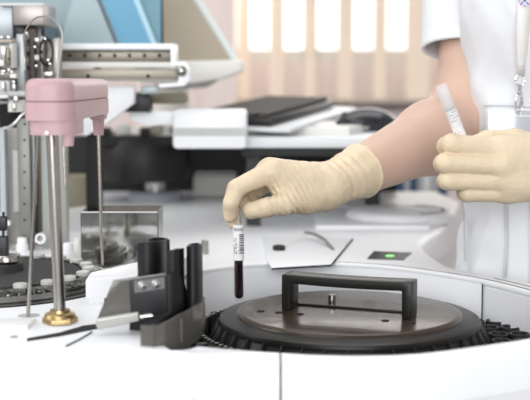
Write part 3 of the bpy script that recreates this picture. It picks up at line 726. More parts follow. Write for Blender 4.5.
WC = Vector((-0.345, 1.418, DECK))
WH = empty('reaction_wheel', WC, 'dark round wheel ringed by pale knobs and clear plastic, far left', 'wheel')
b = MB(); b.lathe([(0, 0.016), (0.112, 0.016), (0.114, 0.014), (0.114, 0.004)], WC, 72); b.build('wheel_disc', M['rubber'], WH, 40)
b = MB(); b.lathe([(0, 0.034), (0.016, 0.034), (0.017, 0.033), (0.017, 0.026), (0.032, 0.025), (0.034, 0.016)], WC + Vector((0.008, 0.01, 0)), 48); b.build('hub', M['blackgrey'], WH, 40)
MB().lathe([(0, 0.036), (0.013, 0.036), (0.0145, 0.034), (0.0145, 0.028), (0.012, 0.0265)], WC + Vector((0.022, 0.008, 0)), 32).build('hub_knob', M['steel'], WH, 40)
b = MB(); b.ring(WC, 0.1145, 0.1275, 0.0005, 0.010, seg=90); b.build('inner_ring', M['smoke'], WH)
b = MB(); b.ring(WC, 0.116, 0.118, 0.010, 0.017, seg=90); b.ring(WC, 0.130, 0.132, 0.0, 0.016, seg=90); b.ring(WC, 0.145, 0.1465, 0.0, 0.010, seg=90); b.build('clear_ring', M['acrylic'], WH)
b = MB(); b.ring(WC, 0.132, 0.1445, 0.0, 0.003, seg=90); b.ring(WC, 0.147, 0.156, 0.0, 0.0015, seg=90); b.build('ring_base', mat('ring_grey', (0.16, 0.16, 0.155), 0.3, noise_amt=0.4, noise_scale=90), WH)
MB().ring(WC, 0.1562, 0.158, 0.0, 0.0012, seg=90).build('ring_edge', M['gap'], WH)
kn0 = None
for i in range(22):
    a = 2 * math.pi * i / 22 + 0.1
    if i == 0:
        kn0 = MB().lathe([(0, 0.006), (0.007, 0.006), (0.0083, 0.005), (0.0083, 0.0008), (0.007, 0), (0.005, 0), (0.005, -0.008)], (0, 0, 0), 24).build('white_knob', mat('knob_grey', (0.50, 0.50, 0.47), 0.4), None)
        c = kn0
    else: c = kn0.copy(); C.objects.link(c)
    c.parent = WH; c.location = Vector((0.1235 * math.cos(a), 0.1235 * math.sin(a), 0.0145)); c.rotation_euler = (0, 0, a)
# cuvette pieces around the wheel (clear segments)
b = MB()
for i in range(70):
    a = 2 * math.pi * i / 70
    b.box(WC + Vector((0.138 * math.cos(a), 0.138 * math.sin(a), 0.007)), (0.009, 0.0075, 0.010), rot=a, bev=0.001)
tag(b.build('cuvette', M['acrylic'], WH), kind='stuff')

# probe hanging over the wheel at the far-left edge
PB = empty('black_probe', (X(3, 1.42), 1.42, DECK + 0.03), 'slim black dispensing probe with a white tip at the left edge', 'probe')
MB().pxbox(-6, 237, 6.5, 262, 1.42, 0.014, 0.001).build('probe_body', M['black'], PB)
MB().pxbox(-3, 217, 5.5, 231, 1.42, 0.012, 0.001).build('probe_head', M['black'], PB)
b = MB(); b.cyl(PY(3.5, 212, 1.426), PY(3.2, 240, 1.426), 0.0016); b.build('probe_rod', M['blackgrey'], PB)
MB().cyl(PY(3, 262, 1.42), PY(3.4, 293, 1.42), 0.0015).build('needle', M['silver'], PB)
MB().cyl(PY(3.5, 292, 1.42), PY(3.6, 304, 1.42), 0.0034, 0.003).build('needle_tip', M['white'], PB)
MB().pxbox(4, 256, 13, 258, 1.42, 0.004).build('side_arm', M['black'], PB)
MB().cyl(PY(-1, 212, 1.426), PY(-2, 120, 1.44), 0.002).build('hanger_rod', M['silver'], PB)

# ================================================================== clear acrylic box
BX = empty('acrylic_box', (X(120, 1.56), 1.57, DECK), 'clear acrylic cover box standing beyond the needle of the pink arm', 'box')
a = PY(82, 268, 1.53); c = PY(157.5, 212, 1.53)
x0, x1, z0, z1 = a.x, c.x, DECK + 0.002, c.z
yb = 1.60; th = 0.0022
def quad_panel(mb, pts, nrm_):
    t = bmesh.new(); vs = [t.verts.new(p) for p in pts]; t.faces.new(vs); mb.add(t)
fp = MB(); fp.box(((x0 + x1) / 2, 1.53, (z0 + z1) / 2), (x1 - x0, th, z1 - z0)); fp.build('front_pane', M['acrylic'], BX, 0)
MB().box((x0, 1.565, (z0 + z1) / 2), (th, 0.068, z1 - z0)).build('side_pane', M['acrylic'], BX, 0)
MB().box((x1, 1.565, (z0 + z1) / 2), (th, 0.068, z1 - z0)).build('side_pane', M['acrylic'], BX, 0)
MB().box(((x0 + x1) / 2, 1.60, (z0 + z1) / 2), (x1 - x0, th, z1 - z0)).build('back_pane', M['acrylic_dark'], BX, 0)
MB().box(((x0 + x1) / 2, 1.565, z1), (x1 - x0, 0.072, th)).build('top_pane', M['acrylic_top'], BX, 0)
MB().box(((x0 + x1) / 2, 1.5285, z1), (x1 - x0, 0.0012, 0.0014)).build('bright_edge', M['edge'], BX, 0)
b = MB(); b.box((x0, 1.529, (z0 + z1) / 2), (0.001, 0.001, z1 - z0)); b.box((x1, 1.529, (z0 + z1) / 2), (0.001, 0.001, z1 - z0)); b.build('dark_edge', M['smoke'], BX, 0)
BM_ = empty('motor_block', (X(110, 1.57), 1.572, DECK), 'dark motor block enclosed by the clear acrylic box', 'motor')
MB().box((X(109, 1.57), 1.572, DECK + 0.024), (0.034, 0.034, 0.044), bev=0.003).build('motor_body', M['taupe'], BM_)
MB().lathe([(0, 0.008), (0.010, 0.008), (0.011, 0)], (X(109, 1.57), 1.572, DECK + 0.046), 24).build('motor_cap', M['blackgrey'], BM_)
b2 = MB().box((X(136, 1.57), 1.575, DECK + 0.032), (0.03, 0.03, 0.010), bev=0.002); b2.cyl((X(136, 1.57), 1.575, DECK), (X(136, 1.57), 1.575, DECK + .03), 0.006); b2.build('motor_bracket', M['black'], BM_)

# small white fittings in front of/behind box
for i, (px_, py_, Y_, r_, h_) in enumerate(((66, 262, 1.6, .009, .026), (76, 262, 1.62, .007, .030), (20, 250, 1.7, .009, .020), (72, 256, 1.68, .010, .016))):
    q = PZ(px_, py_, DECK) if False else Vector((X(px_, Y_), Y_, DECK))
    o = MB().lathe([(0, h_), (r_ * 0.7, h_), (r_ * .8, h_ - .003), (r_ * .8, h_ * .5), (r_, h_ * .5), (r_, 0)], q, 24).build('plastic_fitting', M['offwhite'] if i % 2 else M['white'], None)
    tag(centre(o), ['stubby white stepped fitting right behind the steel pole', 'taller cream fitting beside the acrylic box', 'white fitting at the foot of the left column', 'short cream fitting behind the other two by the acrylic box'][i], 'fitting', None)

# ================================================================== metal gantry on the left
GA = empty('gantry_frame', (X(25, 1.75), 1.75, DECK), 'tall silver gantry frame of plates and rails at the left edge', 'gantry')
MB().tube(hs_tube, 0.0022, 8, 6).build('bent_tube', M['silver'], GA)
def g(name, m, x0, y0, x1, y1, Y, d, bev=0.001): return MB().pxbox(x0, y0, x1, y1, Y, d, bev).build(name, m, GA)
g('top_plate', mat('warm_silver', (0.34, 0.315, 0.29), 0.35, metal=0.5, noise_amt=0.05), 13, 4, 43.5, 25, 1.70, 0.10)
g('top_plate', mat('bright_edge_plate', (0.62, 0.62, 0.60), 0.4), 0, 3, 43, 5.5, 1.699, 0.10, 0)
g('top_plate', mat('cool_plate', (0.34, 0.375, 0.39), 0.35, metal=0.3), -30, 5, 12, 38, 1.71, 0.1)
g('upright_bar', mat('bar_light', (0.38, 0.40, 0.40), 0.35, metal=0.4), 17.5, 34, 23.5, 98, 1.69, 0.03)
g('cable_slot', M['black'], 12, 25, 24, 37, 1.72, 0.03)
g('cable_slot', M['gap'], 23, 25, 43, 130, 1.80, 0.01)
g('upright_bar', mat('brown_metal', (0.08, 0.055, 0.045), 0.5), 29.5, 28, 33.5, 98, 1.72, 0.02)
g('upright_bar', M['silver'], 24.8, 30, 28.5, 80, 1.74, 0.012)
g('upright_bar', mat('mauve_metal', (0.20, 0.17, 0.17), 0.4, metal=0.4), 34, 25, 39, 90, 1.75, 0.02)
g('upright_bar', M['silver'], 39.3, 36, 42, 80, 1.76, 0.02)
g('upright_bar', mat('bar_mid', (0.36, 0.35, 0.33), 0.35, metal=0.4), 53.5, 38, 58.5, 84, 1.74, 0.03)
g('pulley_block', M['taupe'], 43, 40, 53, 84, 1.79, 0.03)
b = MB(); c_ = PY(46.5, 52, 1.74); b.lathe([(0.011, -.004), (0.0135, -.004), (0.0135, .004), (0.011, .004), (0.011, -.004)], c_, 32, mtx=Matrix.Diagonal((0.8, 1, 1.6, 1)) @ Matrix.Rotation(R(90), 4, 'X')); b.build('belt', M['gap'], GA)
for (x_, y_) in ((26, 33), (26, 46), (35, 47), (45, 39), (48, 60), (50, 64), (27, 60), (36, 66)):
    MB().lathe([(0, 0.002), (0.0012, 0.0018), (0.0019, 0)], PY(x_, y_, 1.715), 12, mtx=Matrix.Rotation(R(90), 4, 'X')).build('screw', M['chrome'], GA)
g('side_block', mat('block_grey', (0.32, 0.33, 0.33), 0.4, metal=0.4), -20, 44, 9.5, 67, 1.66, 0.05, 0.002)
g('side_block', M['offwhite'], 9.5, 42, 12.5, 68, 1.655, 0.03)
g('clip', M['beige'], -10, 39, 12, 43, 1.65, 0.03)
for i, (x_, y_) in enumerate(((2, 37.5), (9, 37.5), (3, 74), (9, 70), (4, 87), (14, 82), (12, 72))):
    MB().lathe([(0, 0.002), (0.0015, 0.0018), (0.0026, 0.001), (0.0026, 0)], PY(x_, y_, 1.64), 14, mtx=Matrix.Rotation(R(90), 4, 'X')).build('screw', M['chrome'], GA)
g('lower_block', mat('block_steel', (0.34, 0.35, 0.35), 0.4, metal=0.5), -10, 80, 10, 104, 1.66, 0.04, 0.002)
g('lower_block', M['taupe'], -10, 68, 18, 80, 1.69, 0.04, 0.001)
g('cross_bar', mat('bar_pale', (0.56, 0.57, 0.56), 0.4), 5, 91, 25, 96, 1.65, 0.02)
g('lower_block', M['offwhite'], 8, 100, 22, 112, 1.66, 0.03)
g('cable_slot', M['gap'], -10, 103, 23, 132, 1.78, 0.02)
g('cable_slot', M['dark'], 8, 68, 24, 112, 1.77, 0.02)
for (x0_, y0_, x1_, y1_, mm) in ((0, 46, 5, 58, 'silver'), (6, 48, 8.5, 66, 'taupe'), (-4, 60, 4, 66, 'offwhite'), (1, 82, 4, 92, 'silver'), (12, 84, 15, 90, 'silver'), (13, 96, 17, 103, 'steel'), (-2, 95, 8, 98, 'offwhite'), (10, 74, 16, 78, 'offwhite'), (0, 70, 5, 72.5, 'silver'), (12.5, 104, 15, 111, 'steel'), (-3, 99, 6, 101, 'gap'), (7, 58, 9, 60, 'gap')):
    g('fitting', M[mm], x0_, y0_, x1_, y1_, 1.635, 0.012, 0.0006)
for (x0_, y0_, x1_, y1_, mm) in ((24.5, 52, 28.5, 55, 'gap'), (24.5, 66, 28.5, 70, 'gap'), (25, 40, 28, 42, 'gap'), (34.5, 38, 38.5, 42, 'silver'), (34.5, 55, 38.5, 60, 'offwhite'), (43.5, 72, 52, 76, 'silver'), (44, 79, 51, 82, 'gap'), (39.5, 50, 42, 54, 'gap')):
    g('fitting', M[mm], x0_, y0_, x1_, y1_, 1.712, 0.006, 0.0003)
# lower uprights
g('back_panel', mat('panel_blue_white', (0.45, 0.49, 0.52), 0.5), -10, 128, 4, 250, 1.70, 0.02)
g('back_panel', mat('panel_warm', (0.42, 0.41, 0.38), 0.5), 4, 128, 20, 252, 1.74, 0.02)
g('upright_bar', mat('bar_bright', (0.55, 0.55, 0.52), 0.4), 13.5, 150, 19, 212, 1.72, 0.01)
rl = g('toothed_rail', mat('rail_grey', (0.22, 0.22, 0.20), 0.4, metal=0.3), 19.5, 118, 29, 250, 1.71, 0.02)
for i in range(9): MB().cyl(PY(24.5, 124 + i * 16, 1.709), PY(24.5, 124 + i * 16, 1.712), 0.0017, seg=12).build('rail_hole', M['gap'], rl)
g('cable_slot', mat('slot_dark', (0.06, 0.065, 0.07), 0.5), 29, 118, 37, 240, 1.75, 0.02)
g('upright_bar', mat('bar_silverwhite', (0.58, 0.60, 0.62), 0.35), 31.5, 130, 34.5, 205, 1.73, 0.01)
g('upright_bar', mat('bar_brown', (0.13, 0.10, 0.07), 0.5), 38.5, 130, 43, 232, 1.74, 0.02)
g('upright_bar', mat('bar_greenwhite', (0.36, 0.38, 0.35), 0.4), 43, 128, 52, 252, 1.72, 0.03)
g('upright_bar', mat('bar_greenwhite2', (0.38, 0.39, 0.35), 0.4), 58, 128, 64.5, 252, 1.74, 0.03)
g('foot_beam', M['offwhite'], -10, 246, 66, 258, 1.73, 0.05, 0.002)
b = MB(); b.lathe([(0.0048, -.003), (0.0078, -.003), (0.0082, 0), (0.0078, .003), (0.0048, .003), (0.0048, -.003)], PY(40.5, 238.5, 1.66), 28, mtx=Matrix.Rotation(R(90), 4, 'X')); b.build('pulley', M['white'], GA)
MB().cyl(PY(40.5, 238.5, 1.655), PY(40.5, 238.5, 1.74), 0.0026, seg=16).build('pulley_axle', M['taupe'], GA)
MB().lathe([(0, 0.003), (0.004, 0.003), (0.0045, -0.003)], PY(8, 223, 1.69), 20, mtx=Matrix.Rotation(R(90), 4, 'X')).build('knob', M['offwhite'], GA)

# ================================================================== horizontal linear rail
LR = empty('linear_rail', (X(120, 1.9), 1.9, PY(120, 84, 1.9).z), 'horizontal pale rail with drilled grey strips behind the pink arm', 'rail')
def l(name, m, x0, y0, x1, y1, Y, d, bev=0.001, par=None): return MB().pxbox(x0, y0, x1, y1, Y, d, bev).build(name, m, par or LR)
l('top_flange', M['white'], 58, 43.5, 174, 49.5, 1.84, 0.05)
s1 = l('grey_strip', M['taupe'], 58, 49, 171, 62.5, 1.86, 0.02)
for i in range(8): MB().cyl(PY(69.5 + i * 15, 55.5, 1.858), PY(69.5 + i * 15, 55.5, 1.862), 0.0030, seg=12).build('strip_hole', M['gap'], s1)
l('middle_flange', M['offwhite'], 58, 62, 174, 67.5, 1.84, 0.05)
s2 = l('grey_strip', M['beige'], 58, 69, 178, 78.5, 1.85, 0.03)
for x_ in (88, 148): MB().cyl(PY(x_, 76, 1.848), PY(x_, 76, 1.852), 0.0028, seg=12).build('strip_hole', M['gap'], s2)
l('lower_strip', mat('lower_grey', (0.30, 0.29, 0.26), 0.4), 58, 78.5, 176, 81, 1.84, 0.04)
l('end_plate', M['white'], 170.5, 44, 176, 68, 1.838, 0.05, 0.002)
MB().pxprism([(171, 62), (184, 61), (189, 68), (190, 80), (184, 86), (160, 88), (158, 84), (178, 83), (180, 66), (171, 66)], 1.836, 0.03, 0.001).build('end_bracket', M['white'], LR)
MB().lathe([(0, 0.006), (0.004, 0.005), (0.0085, 0.003), (0.0085, 0)], PY(181.5, 71, 1.834), 20, mtx=Matrix.Rotation(R(90), 4, 'X')).build('end_bearing', M['steel'], LR)
l('roller', M['khaki'], 128, 92, 187, 104, 1.98, 0.05, 0.008)
l('roller_mount', mat('mount_blue', (0.38, 0.43, 0.44), 0.4, metal=0.3), 141, 86, 158, 94, 1.88, 0.03)
l('roller_mount', M['black'], 122, 94, 150, 112, 1.92, 0.05)
wbk = MB().pxprism([(108, 86), (134, 86), (134, 103), (110, 121), (86, 136), (70, 131), (68, 110), (100, 90)], 1.88, 0.03, 0.001).build('white_bracket', M['white'], LR)
# support post for the rail down to the deck
MB().box((X(92, 1.95), 1.95, (DECK + PY(92, 80, 1.95).z) / 2), (0.02, 0.02, PY(92, 80, 1.95).z - DECK)).build('support_post', M['dark'], LR)

# blue raised cover behind the rail
BL = empty('blue_cover', (X(100, 2.1), 2.1, DECK), 'raised blue framed cover with a pale grey window above the rail', 'cover')
MB().pxprism([(-40, -90), (70, -90), (121, 47), (121, 60), (-40, 60)], 2.090, 0.01).build('cover_window', M['bluegrey'], BL, 0)
MB().pxprism([(66, -90), (98, -90), (158, 60), (126, 60)], 2.070, 0.02).build('cover_frame', M['blue'], BL, 0)
MB().pxprism([(97, -90), (103, -90), (163, 60), (158, 60)], 2.065, 0.025).build('frame_edge', M['blue_light'], BL, 0)
MB().pxprism([(103, -90), (161, -90), (161, 60), (163, 60)], 2.090, 0.01).build('cover_side', mat('blue_side', (0.17, 0.33, 0.40), 0.5), BL, 0)
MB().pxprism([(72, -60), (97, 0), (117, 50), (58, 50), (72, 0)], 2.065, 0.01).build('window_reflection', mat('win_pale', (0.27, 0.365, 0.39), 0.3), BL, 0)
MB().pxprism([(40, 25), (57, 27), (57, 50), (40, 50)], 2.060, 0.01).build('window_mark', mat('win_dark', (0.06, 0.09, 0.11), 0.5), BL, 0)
for px_ in (0, 98): MB().box((X(px_, 2.1), 2.105, (DECK + 1.24) / 2), (0.012, 0.012, 1.24 - DECK)).build('cover_support', M['dark'], BL)

# ================================================================== computer shelf, monitor, keyboard, mouse
SH = empty('computer_shelf', (0.15, 2.3, DECK), 'white raised computer shelf on a black post behind the gloved hand', 'shelf')
MB().box((0.225, 2.33, 1.0915), (0.53, 0.76, 0.017), bev=0.003).build('shelf_top', mat('shelf_white', (0.70, 0.72, 0.73), 0.4), SH)
MB().box((0.225, 1.96, 1.0765), (0.53, 0.02, 0.013)).build('shelf_apron', M['dark'], SH)
ep = MB().pxbox(172.5, 110, 246.5, 149, 1.90, 0.10, 0.007).build('end_panel', M['white'], SH)
MB().pxbox(172.8, 128, 246.2, 136, 1.8985, 0.01, 0.0).build('grey_band', mat('band_grey', (0.50, 0.51, 0.50), 0.5), ep)
MB().pxprism([(128, 109), (174, 112), (174, 124), (150, 126), (130, 120)], 1.95, 0.03, 0.002).build('shelf_arm', M['white'], SH)
q = PZ(372, 207.5, DECK)
MB().box((q.x, q.y, (DECK + 1.085) / 2), (0.028, 0.02, 1.083 - DECK)).build('shelf_post', M['black'], SH)
MB().box((q.x - .02, q.y, DECK + 0.003), (0.15, 0.04, 0.006), bev=0.002).build('post_foot', mat('foot_grey', (0.45, 0.46, 0.46), 0.5), SH)
MB().box((-0.02, 2.0, (DECK + 1.083) / 2), (0.025, 0.02, 1.083 - DECK)).build('shelf_post', M['black'], SH)

kb = empty('keyboard', (0.09, 2.22, 1.13), 'black computer keyboard seen from its short end on the raised shelf', 'keyboard')
ku = Vector((0.33, 0.94, 0.06)).normalized(); kv = Vector((-0.94, 0.33, 0.02)).normalized(); kw = ku.cross(kv)
if kw.z < 0: kw = -kw
K0 = Vector((0.010, 2.02, 1.119))
KM = Matrix.Translation(K0) @ Matrix(((kv.x, ku.x, kw.x, 0), (kv.y, ku.y, kw.y, 0), (kv.z, ku.z, kw.z, 0), (0, 0, 0, 1)))
def kbx(c, s_, bev=0): 
    b = MB(); t = MB().box(c, s_, bev=bev).bm; b.add(t, KM); return b
kbx((0.075, 0.20, 0.006), (0.155, 0.41, 0.014), 0.004).build('keyboard_base', M['black'], kb)
k0 = None
for rI in range(6):
    for cI in range(15):
        o_ = kbx((0.018 + rI * 0.0225, 0.014 + cI * 0.0258, 0.0165), (0.018, 0.021, 0.009), 0.002).build('key', M['key'], kb) if k0 is None else k0.copy()
        if k0 is None: k0 = o_; kbase = Vector(o_.location)
        else:
            C.objects.link(o_)
            o_.location = kbase + (KM.to_3x3() @ Vector((rI * 0.0225, cI * 0.0258, 0)))
tr = kbx((0.066, 0.205, -0.006), (0.215, 0.45, 0.007), 0.002).build('keyboard_tray', mat('tray_white', (0.68, 0.70, 0.71), 0.4), SH)
b = MB().box((0.09, 2.12, 1.107), (0.16, 0.1, 0.015), rot=-0.33); b.build('tray_riser', M['offwhite'], SH)

ms = empty('computer_mouse', (X(367, 2.22), 2.22, 1.1), 'glossy black computer mouse at the right of the raised shelf', 'mouse')
me = sdf_mesh('mouse_body', lambda P: np.maximum(ell(P, (X(367, 2.22), 2.22, 1.102), (0.064, 0.040, 0.043)), 1.1005 - P[..., 2]), (X(367, 2.22) - .07, 2.16, 1.095), (X(367, 2.22) + .07, 2.28, 1.155), 0.003)
link('mouse_body', me, mat('mouse_black', (0.012, 0.013, 0.016), 0.15, coat=0.5), ms, 180)
MB().lathe([(0, -.003), (0.008, -.003), (0.009, 0), (0.008, .003), (0, .003)], (X(345, 2.22), 2.22, 1.128), 20, mtx=Matrix.Rotation(R(90), 4, 'X')).build('scroll_wheel', M['blackgrey'], ms)
pp = MB().box((X(333, 2.2), 2.24, 1.104), (0.075, 0.12, 0.008), rot=-0.5, bev=0.001).build('paper_pad', M['offwhite'], None, 0)
tag(centre(pp), 'small cream paper pad lying beside the black mouse', 'paper')

MN = empty('computer_monitor', (X(190, 2.3), 2.45, 1.1), 'light grey monitor leaning back with a beige screen', 'monitor')
Ym = 2.30
br = PY(243.5, 66, Ym + .02); bl = PY(140, 68, Ym - 0.03); tr_ = PY(163, -62, Ym + 0.10); tl = PY(60, -62, Ym + 0.05)
def quadbox(a, b_, c, d, th, n_dir=Vector((0, 1, 0.2))):
    t = bmesh.new(); n_ = (b_ - a).cross(d - a).normalized()
    if n_.y < 0: n_ = -n_
    A = [t.verts.new(v) for v in (a, b_, c, d)]; B = [t.verts.new(v + n_ * th) for v in (a, b_, c, d)]
    t.faces.new(A); t.faces.new(B[::-1])
    for i in range(4): t.faces.new((A[i], A[(i + 1) % 4], B[(i + 1) % 4], B[i]))
    bmesh.ops.recalc_face_normals(t, faces=t.faces); bmesh.ops.bevel(t, geom=t.edges[:], offset=min(.003, th * .3), segments=2, affect='EDGES')
    return t
def bil(u, v): return bl.lerp(br, u).lerp(tl.lerp(tr_, u), v)
b = MB(); b.add(quadbox(bil(0, 0), bil(1, 0), bil(1, 1), bil(0, 1), 0.035)); b.build('monitor_case', M['bezel'], MN)
fw = Vector((0, -0.004, 0))
b = MB(); b.add(quadbox(bil(0.03, 0.045) + fw, bil(0.955, 0.045) + fw, bil(0.955, 0.96) + fw, bil(0.03, 0.96) + fw, 0.003)); b.build('screen', M['screen'], MN, 0)
b = MB(); b.add(quadbox(bil(0.93, 0.0) + fw * 2, bil(1, 0) + fw * 2, bil(1, 1) + fw * 2, bil(0.93, 1) + fw * 2, 0.01)); b.build('bezel_edge', mat('bezel_blue', (0.66, 0.72, 0.71), 0.4), MN, 0)
MB().pxprism([(140, 62), (243, 60), (243, 72), (222, 79), (190, 84), (140, 84)], Ym - 0.02, 0.06, 0.004).build('bezel_chin', M['bezel'], MN)
MB().pxprism([(150, 80), (222, 77), (205, 88), (160, 90)], Ym + 0.0, 0.08, 0.002).build('monitor_base', mat('base_grey', (0.33, 0.34, 0.32), 0.5), MN)
MB().cyl((X(175, 2.45), 2.45, 1.10), (X(175, 2.42), 2.42, 1.22), 0.03, 0.03).build('monitor_neck', M['bezel'], MN)
MB().lathe([(0, 0.02), (0.08, 0.018), (0.10, 0.0)], (X(175, 2.45), 2.45, 1.085), 40).build('monitor_foot', M['bezel'], MN)
MB().box((X(185, 2.5), 2.45, 1.075), (0.34, 0.24, 0.018)).build('side_shelf', M['dark'], SH)

# ================================================================== dark things under the shelf
DM = empty('black_drum', (X(143, 2.42), 2.42, DECK), 'black cylindrical drum on a silver pedestal beneath the rail', 'drum')
c_ = Vector((X(143, 2.42), 2.42, 0)); r_ = 0.099
b = MB(); b.lathe([(0, 1.083), (r_ * .93, 1.083), (r_, 1.07), (r_, 1.0), (r_ * .96, 0.99), (0, 0.988)], c_, 48); b.build('drum_body', M['black'], DM)
MB().lathe([(0.022, 0.99), (0.022, 0.965), (0.03, 0.964), (0.03, DECK)], c_ + Vector((.025, 0, 0)), 32).build('drum_pedestal', M['silver'], DM)
for dx_, dz_, w_, mm_ in ((-.07, 0, .02, 'black'), (-.035, 0.004, .03, 'offwhite'), (.01, 0, .02, 'black'), (.035, .003, .025, 'beige'), (.07, 0, .016, 'black')):
    MB().box((c_.x + dx_, c_.y - .05, 1.092 + dz_), (w_, .03, .018 + dz_), bev=.002).build('drum_connector', M[mm_], DM)
MB().lathe([(0, .966), (0.05, 0.966), (0.055, 0.96), (0.055, DECK)], c_ + Vector((.025, 0, 0)), 32).build('drum_foot', mat('foot_bluegrey', (0.30, 0.33, 0.36), 0.4), DM)
BP = MB().box((-0.245, 2.67, 0.535), (1.1, 0.04, 1.07)).build('darkness_panel', M['dark'], None, 0)  # dark panel added to stand for the darkness behind the deck
tag(centre(BP), 'tall dark panel added as the darkness behind the white deck', 'panel')
o = MB().pxbox(193, 165, 236, 186, 2.5, 0.1, 0.004).build('grey_box', mat('dim_grey', (0.60, 0.59, 0.55), 0.5), None); centre(o); o.location.z = DECK + 0.0
tag(o, 'pale grey box half hidden left of the gloved hand', 'box')
o = MB().pxbox(64, 160, 86, 196, 2.2, 0.06, 0.003).build('khaki_block', M['khaki'], None); centre(o); o.location.z = DECK; tag(o, 'khaki metal block behind the steel pole', 'block')
dm = MB(); dm.lathe([(0, 0.030), (0.05, 0.027), (0.09, 0.016), (0.105, 0.0)], (X(95, 2.0), 2.02, DECK), 48); o = dm.build('grey_dome', mat('dome_grey', (0.52, 0.53, 0.52), 0.45), None, 60)
tag(centre(o), 'low grey dome cover behind the clear acrylic box', 'cover')
for i, (x0_, x1_, mm, y0_) in enumerate(((398, 406, 'binder_blue', 172), (406, 413, 'binder_grey', 168), (413, 420, 'binder_blue', 170), (420, 425, 'binder_grey', 172), (425, 434, 'binder_white', 168), (434, 442, 'binder_grey', 171), (442, 451, 'binder_blue', 169))):
    Yk = 3.0
    b_ = PY(x0_, 0, Yk).x; e_ = PY(x1_, 0, Yk).x
    zt2 = PY(400, y0_, Yk).z; o = MB().box(((b_ + e_) / 2, Yk + .1, zt2 - 0.15), (e_ - b_ - .002, 0.2, 0.30), bev=0.002).build('ring_binder', M[mm], None)
    centre(o); tag(o, ['dark blue ring binder at the left end of the row', 'light grey ring binder second from the left', 'dark blue ring binder third from the left', 'narrow grey ring binder in the middle of the row', 'wide white ring binder in the row', 'grey ring binder right of the white one', 'dark blue ring binder at the right end near the coat'][i], 'binder', 'ring binders under the forearm')
zb = PY(400, 170, 3.0).z - 0.30
MB2 = empty('binder_shelf', (0.45, 3.1, 0), 'low white shelf carrying the row of binders', 'shelf')
MB().box((0.52, 3.1, zb - 0.012), (0.6, 0.3, 0.022)).build('shelf_board', M['offwhite'], MB2, 0)
for x_ in (0.24, 0.80): MB().box((x_, 3.1, (zb - .02) / 2), (0.03, 0.28, zb - .024)).build('side_board', M['offwhite'], MB2, 0)

# ================================================================== the person
PC = Vector((0.452, 1.635, 0.0))
PS = empty('person', (PC.x, PC.y, 0), 'person in a white short-sleeved coat and latex gloves holding two tubes', 'person')
def A3(v): return np.array([v.x, v.y, v.z], np.float32)
# right arm (reaching to the tube over the lid)
r_sh = Vector((0.308, 1.735, 1.375)); r_el = PY(469, 120, 1.668); r_wr = PY(326, 187, 1.415)
l_sh = Vector((0.60, 1.70, 1.375)); l_wr = PY(572, 166, 1.41); l_el = Vector((0.63, 1.62, 1.13))
mid = r_el.lerp(r_wr, 0.3)
def right_arm(P, g=0.0):
    d = cone(P, A3(r_sh), A3(r_el), 0.045 + g, 0.047 + g)
    d = smin(d, cone(P, A3(r_el), A3(r_el.lerp(r_wr, .30)), 0.050 + g, 0.0485 + g), 0.05)
    d = smin(d, cone(P, A3(r_el.lerp(r_wr, .30)), A3(r_wr), 0.0475 + g, 0.0245 + g), 0.02)
    return d
def left_arm(P, g=0.0):
    d = cone(P, A3(l_sh), A3(l_el), 0.046 + g, 0.040 + g)
    d = smin(d, cone(P, A3(l_el), A3(l_el.lerp(l_wr, .3)), 0.041 + g, 0.043 + g), 0.02)
    d = smin(d, cone(P, A3(l_el.lerp(l_wr, .3)), A3(l_wr), 0.043 + g, 0.027 + g), 0.02)
    return d
# --- right hand joints
def J(*a): return A3(PY(*a))
RH = dict(
    index=[J(272, 171, 1.372), J(236.5, 188, 1.350), J(230.5, 203, 1.346), J(230.5, 215.5, 1.352)],
    middle=[J(270, 170, 1.392), J(236, 191, 1.372), J(230.5, 208, 1.369), J(234, 222.5, 1.368)],
    ring=[J(272, 173, 1.412), J(243, 186, 1.400), J(240, 200, 1.397), J(248, 206, 1.392)],
    little=[J(278, 179, 1.428), J(256, 190, 1.422), J(252, 200, 1.415), J(257, 205, 1.405)],
    thumb=[J(303, 198, 1.392), J(284, 204.5, 1.362), J(265, 207.5, 1.350), J(251, 210.5, 1.354)])
RR = dict(index=[.0132, .0104, .0092, .0084], middle=[.0130, .0104, .0095, .0084], ring=[.0120, .0108, .0095, .0085], little=[.0108, .0095, .0085, .0078], thumb=[.0175, .0125, .0112, .0102])
RMC = dict(index=J(316, 184, 1.405), middle=J(316, 183, 1.415), ring=J(318, 184, 1.424), little=J(320, 188, 1.430), thumb=J(320, 192, 1.408))
def hand(P, H, Rd, MC, wr, g=0.0, kf=0.0018, palm_extra=()):
    palm = None
    for f in ('index', 'middle', 'ring', 'little'):
        c = cone(P, MC[f], H[f][0], 0.0175 + g, Rd[f][0] + 0.002 + g); palm = c if palm is None else smin(palm, c, 0.012)
    palm = smin(palm, cone(P, wr, (MC['middle'] + MC['index']) / 2, 0.0255 + g, 0.022 + g), 0.018)
    for a, b_, r1, r2 in palm_extra: palm = smin(palm, cone(P, a, b_, r1 + g, r2 + g), 0.014)
    fing = None
    for f in ('index', 'middle', 'ring', 'little'):
        c = chain(P, H[f], [r + g for r in Rd[f]], 0.003)
        fing = c if fing is None else smin(fing, c, kf)
    d = smin(palm, fing, 0.006)
    th = smin(cone(P, MC['thumb'], H['thumb'][0], 0.019 + g, Rd['thumb'][0] + g), chain(P, H['thumb'], [r + g for r in Rd['thumb']], 0.004), 0.008)
    return smin(d, th, 0.007)
r_extra = [(J(310, 196, 1.395), J(290, 196, 1.378), .020, .018), (J(300, 182, 1.395), J(280, 180, 1.38), .020, .0165)]
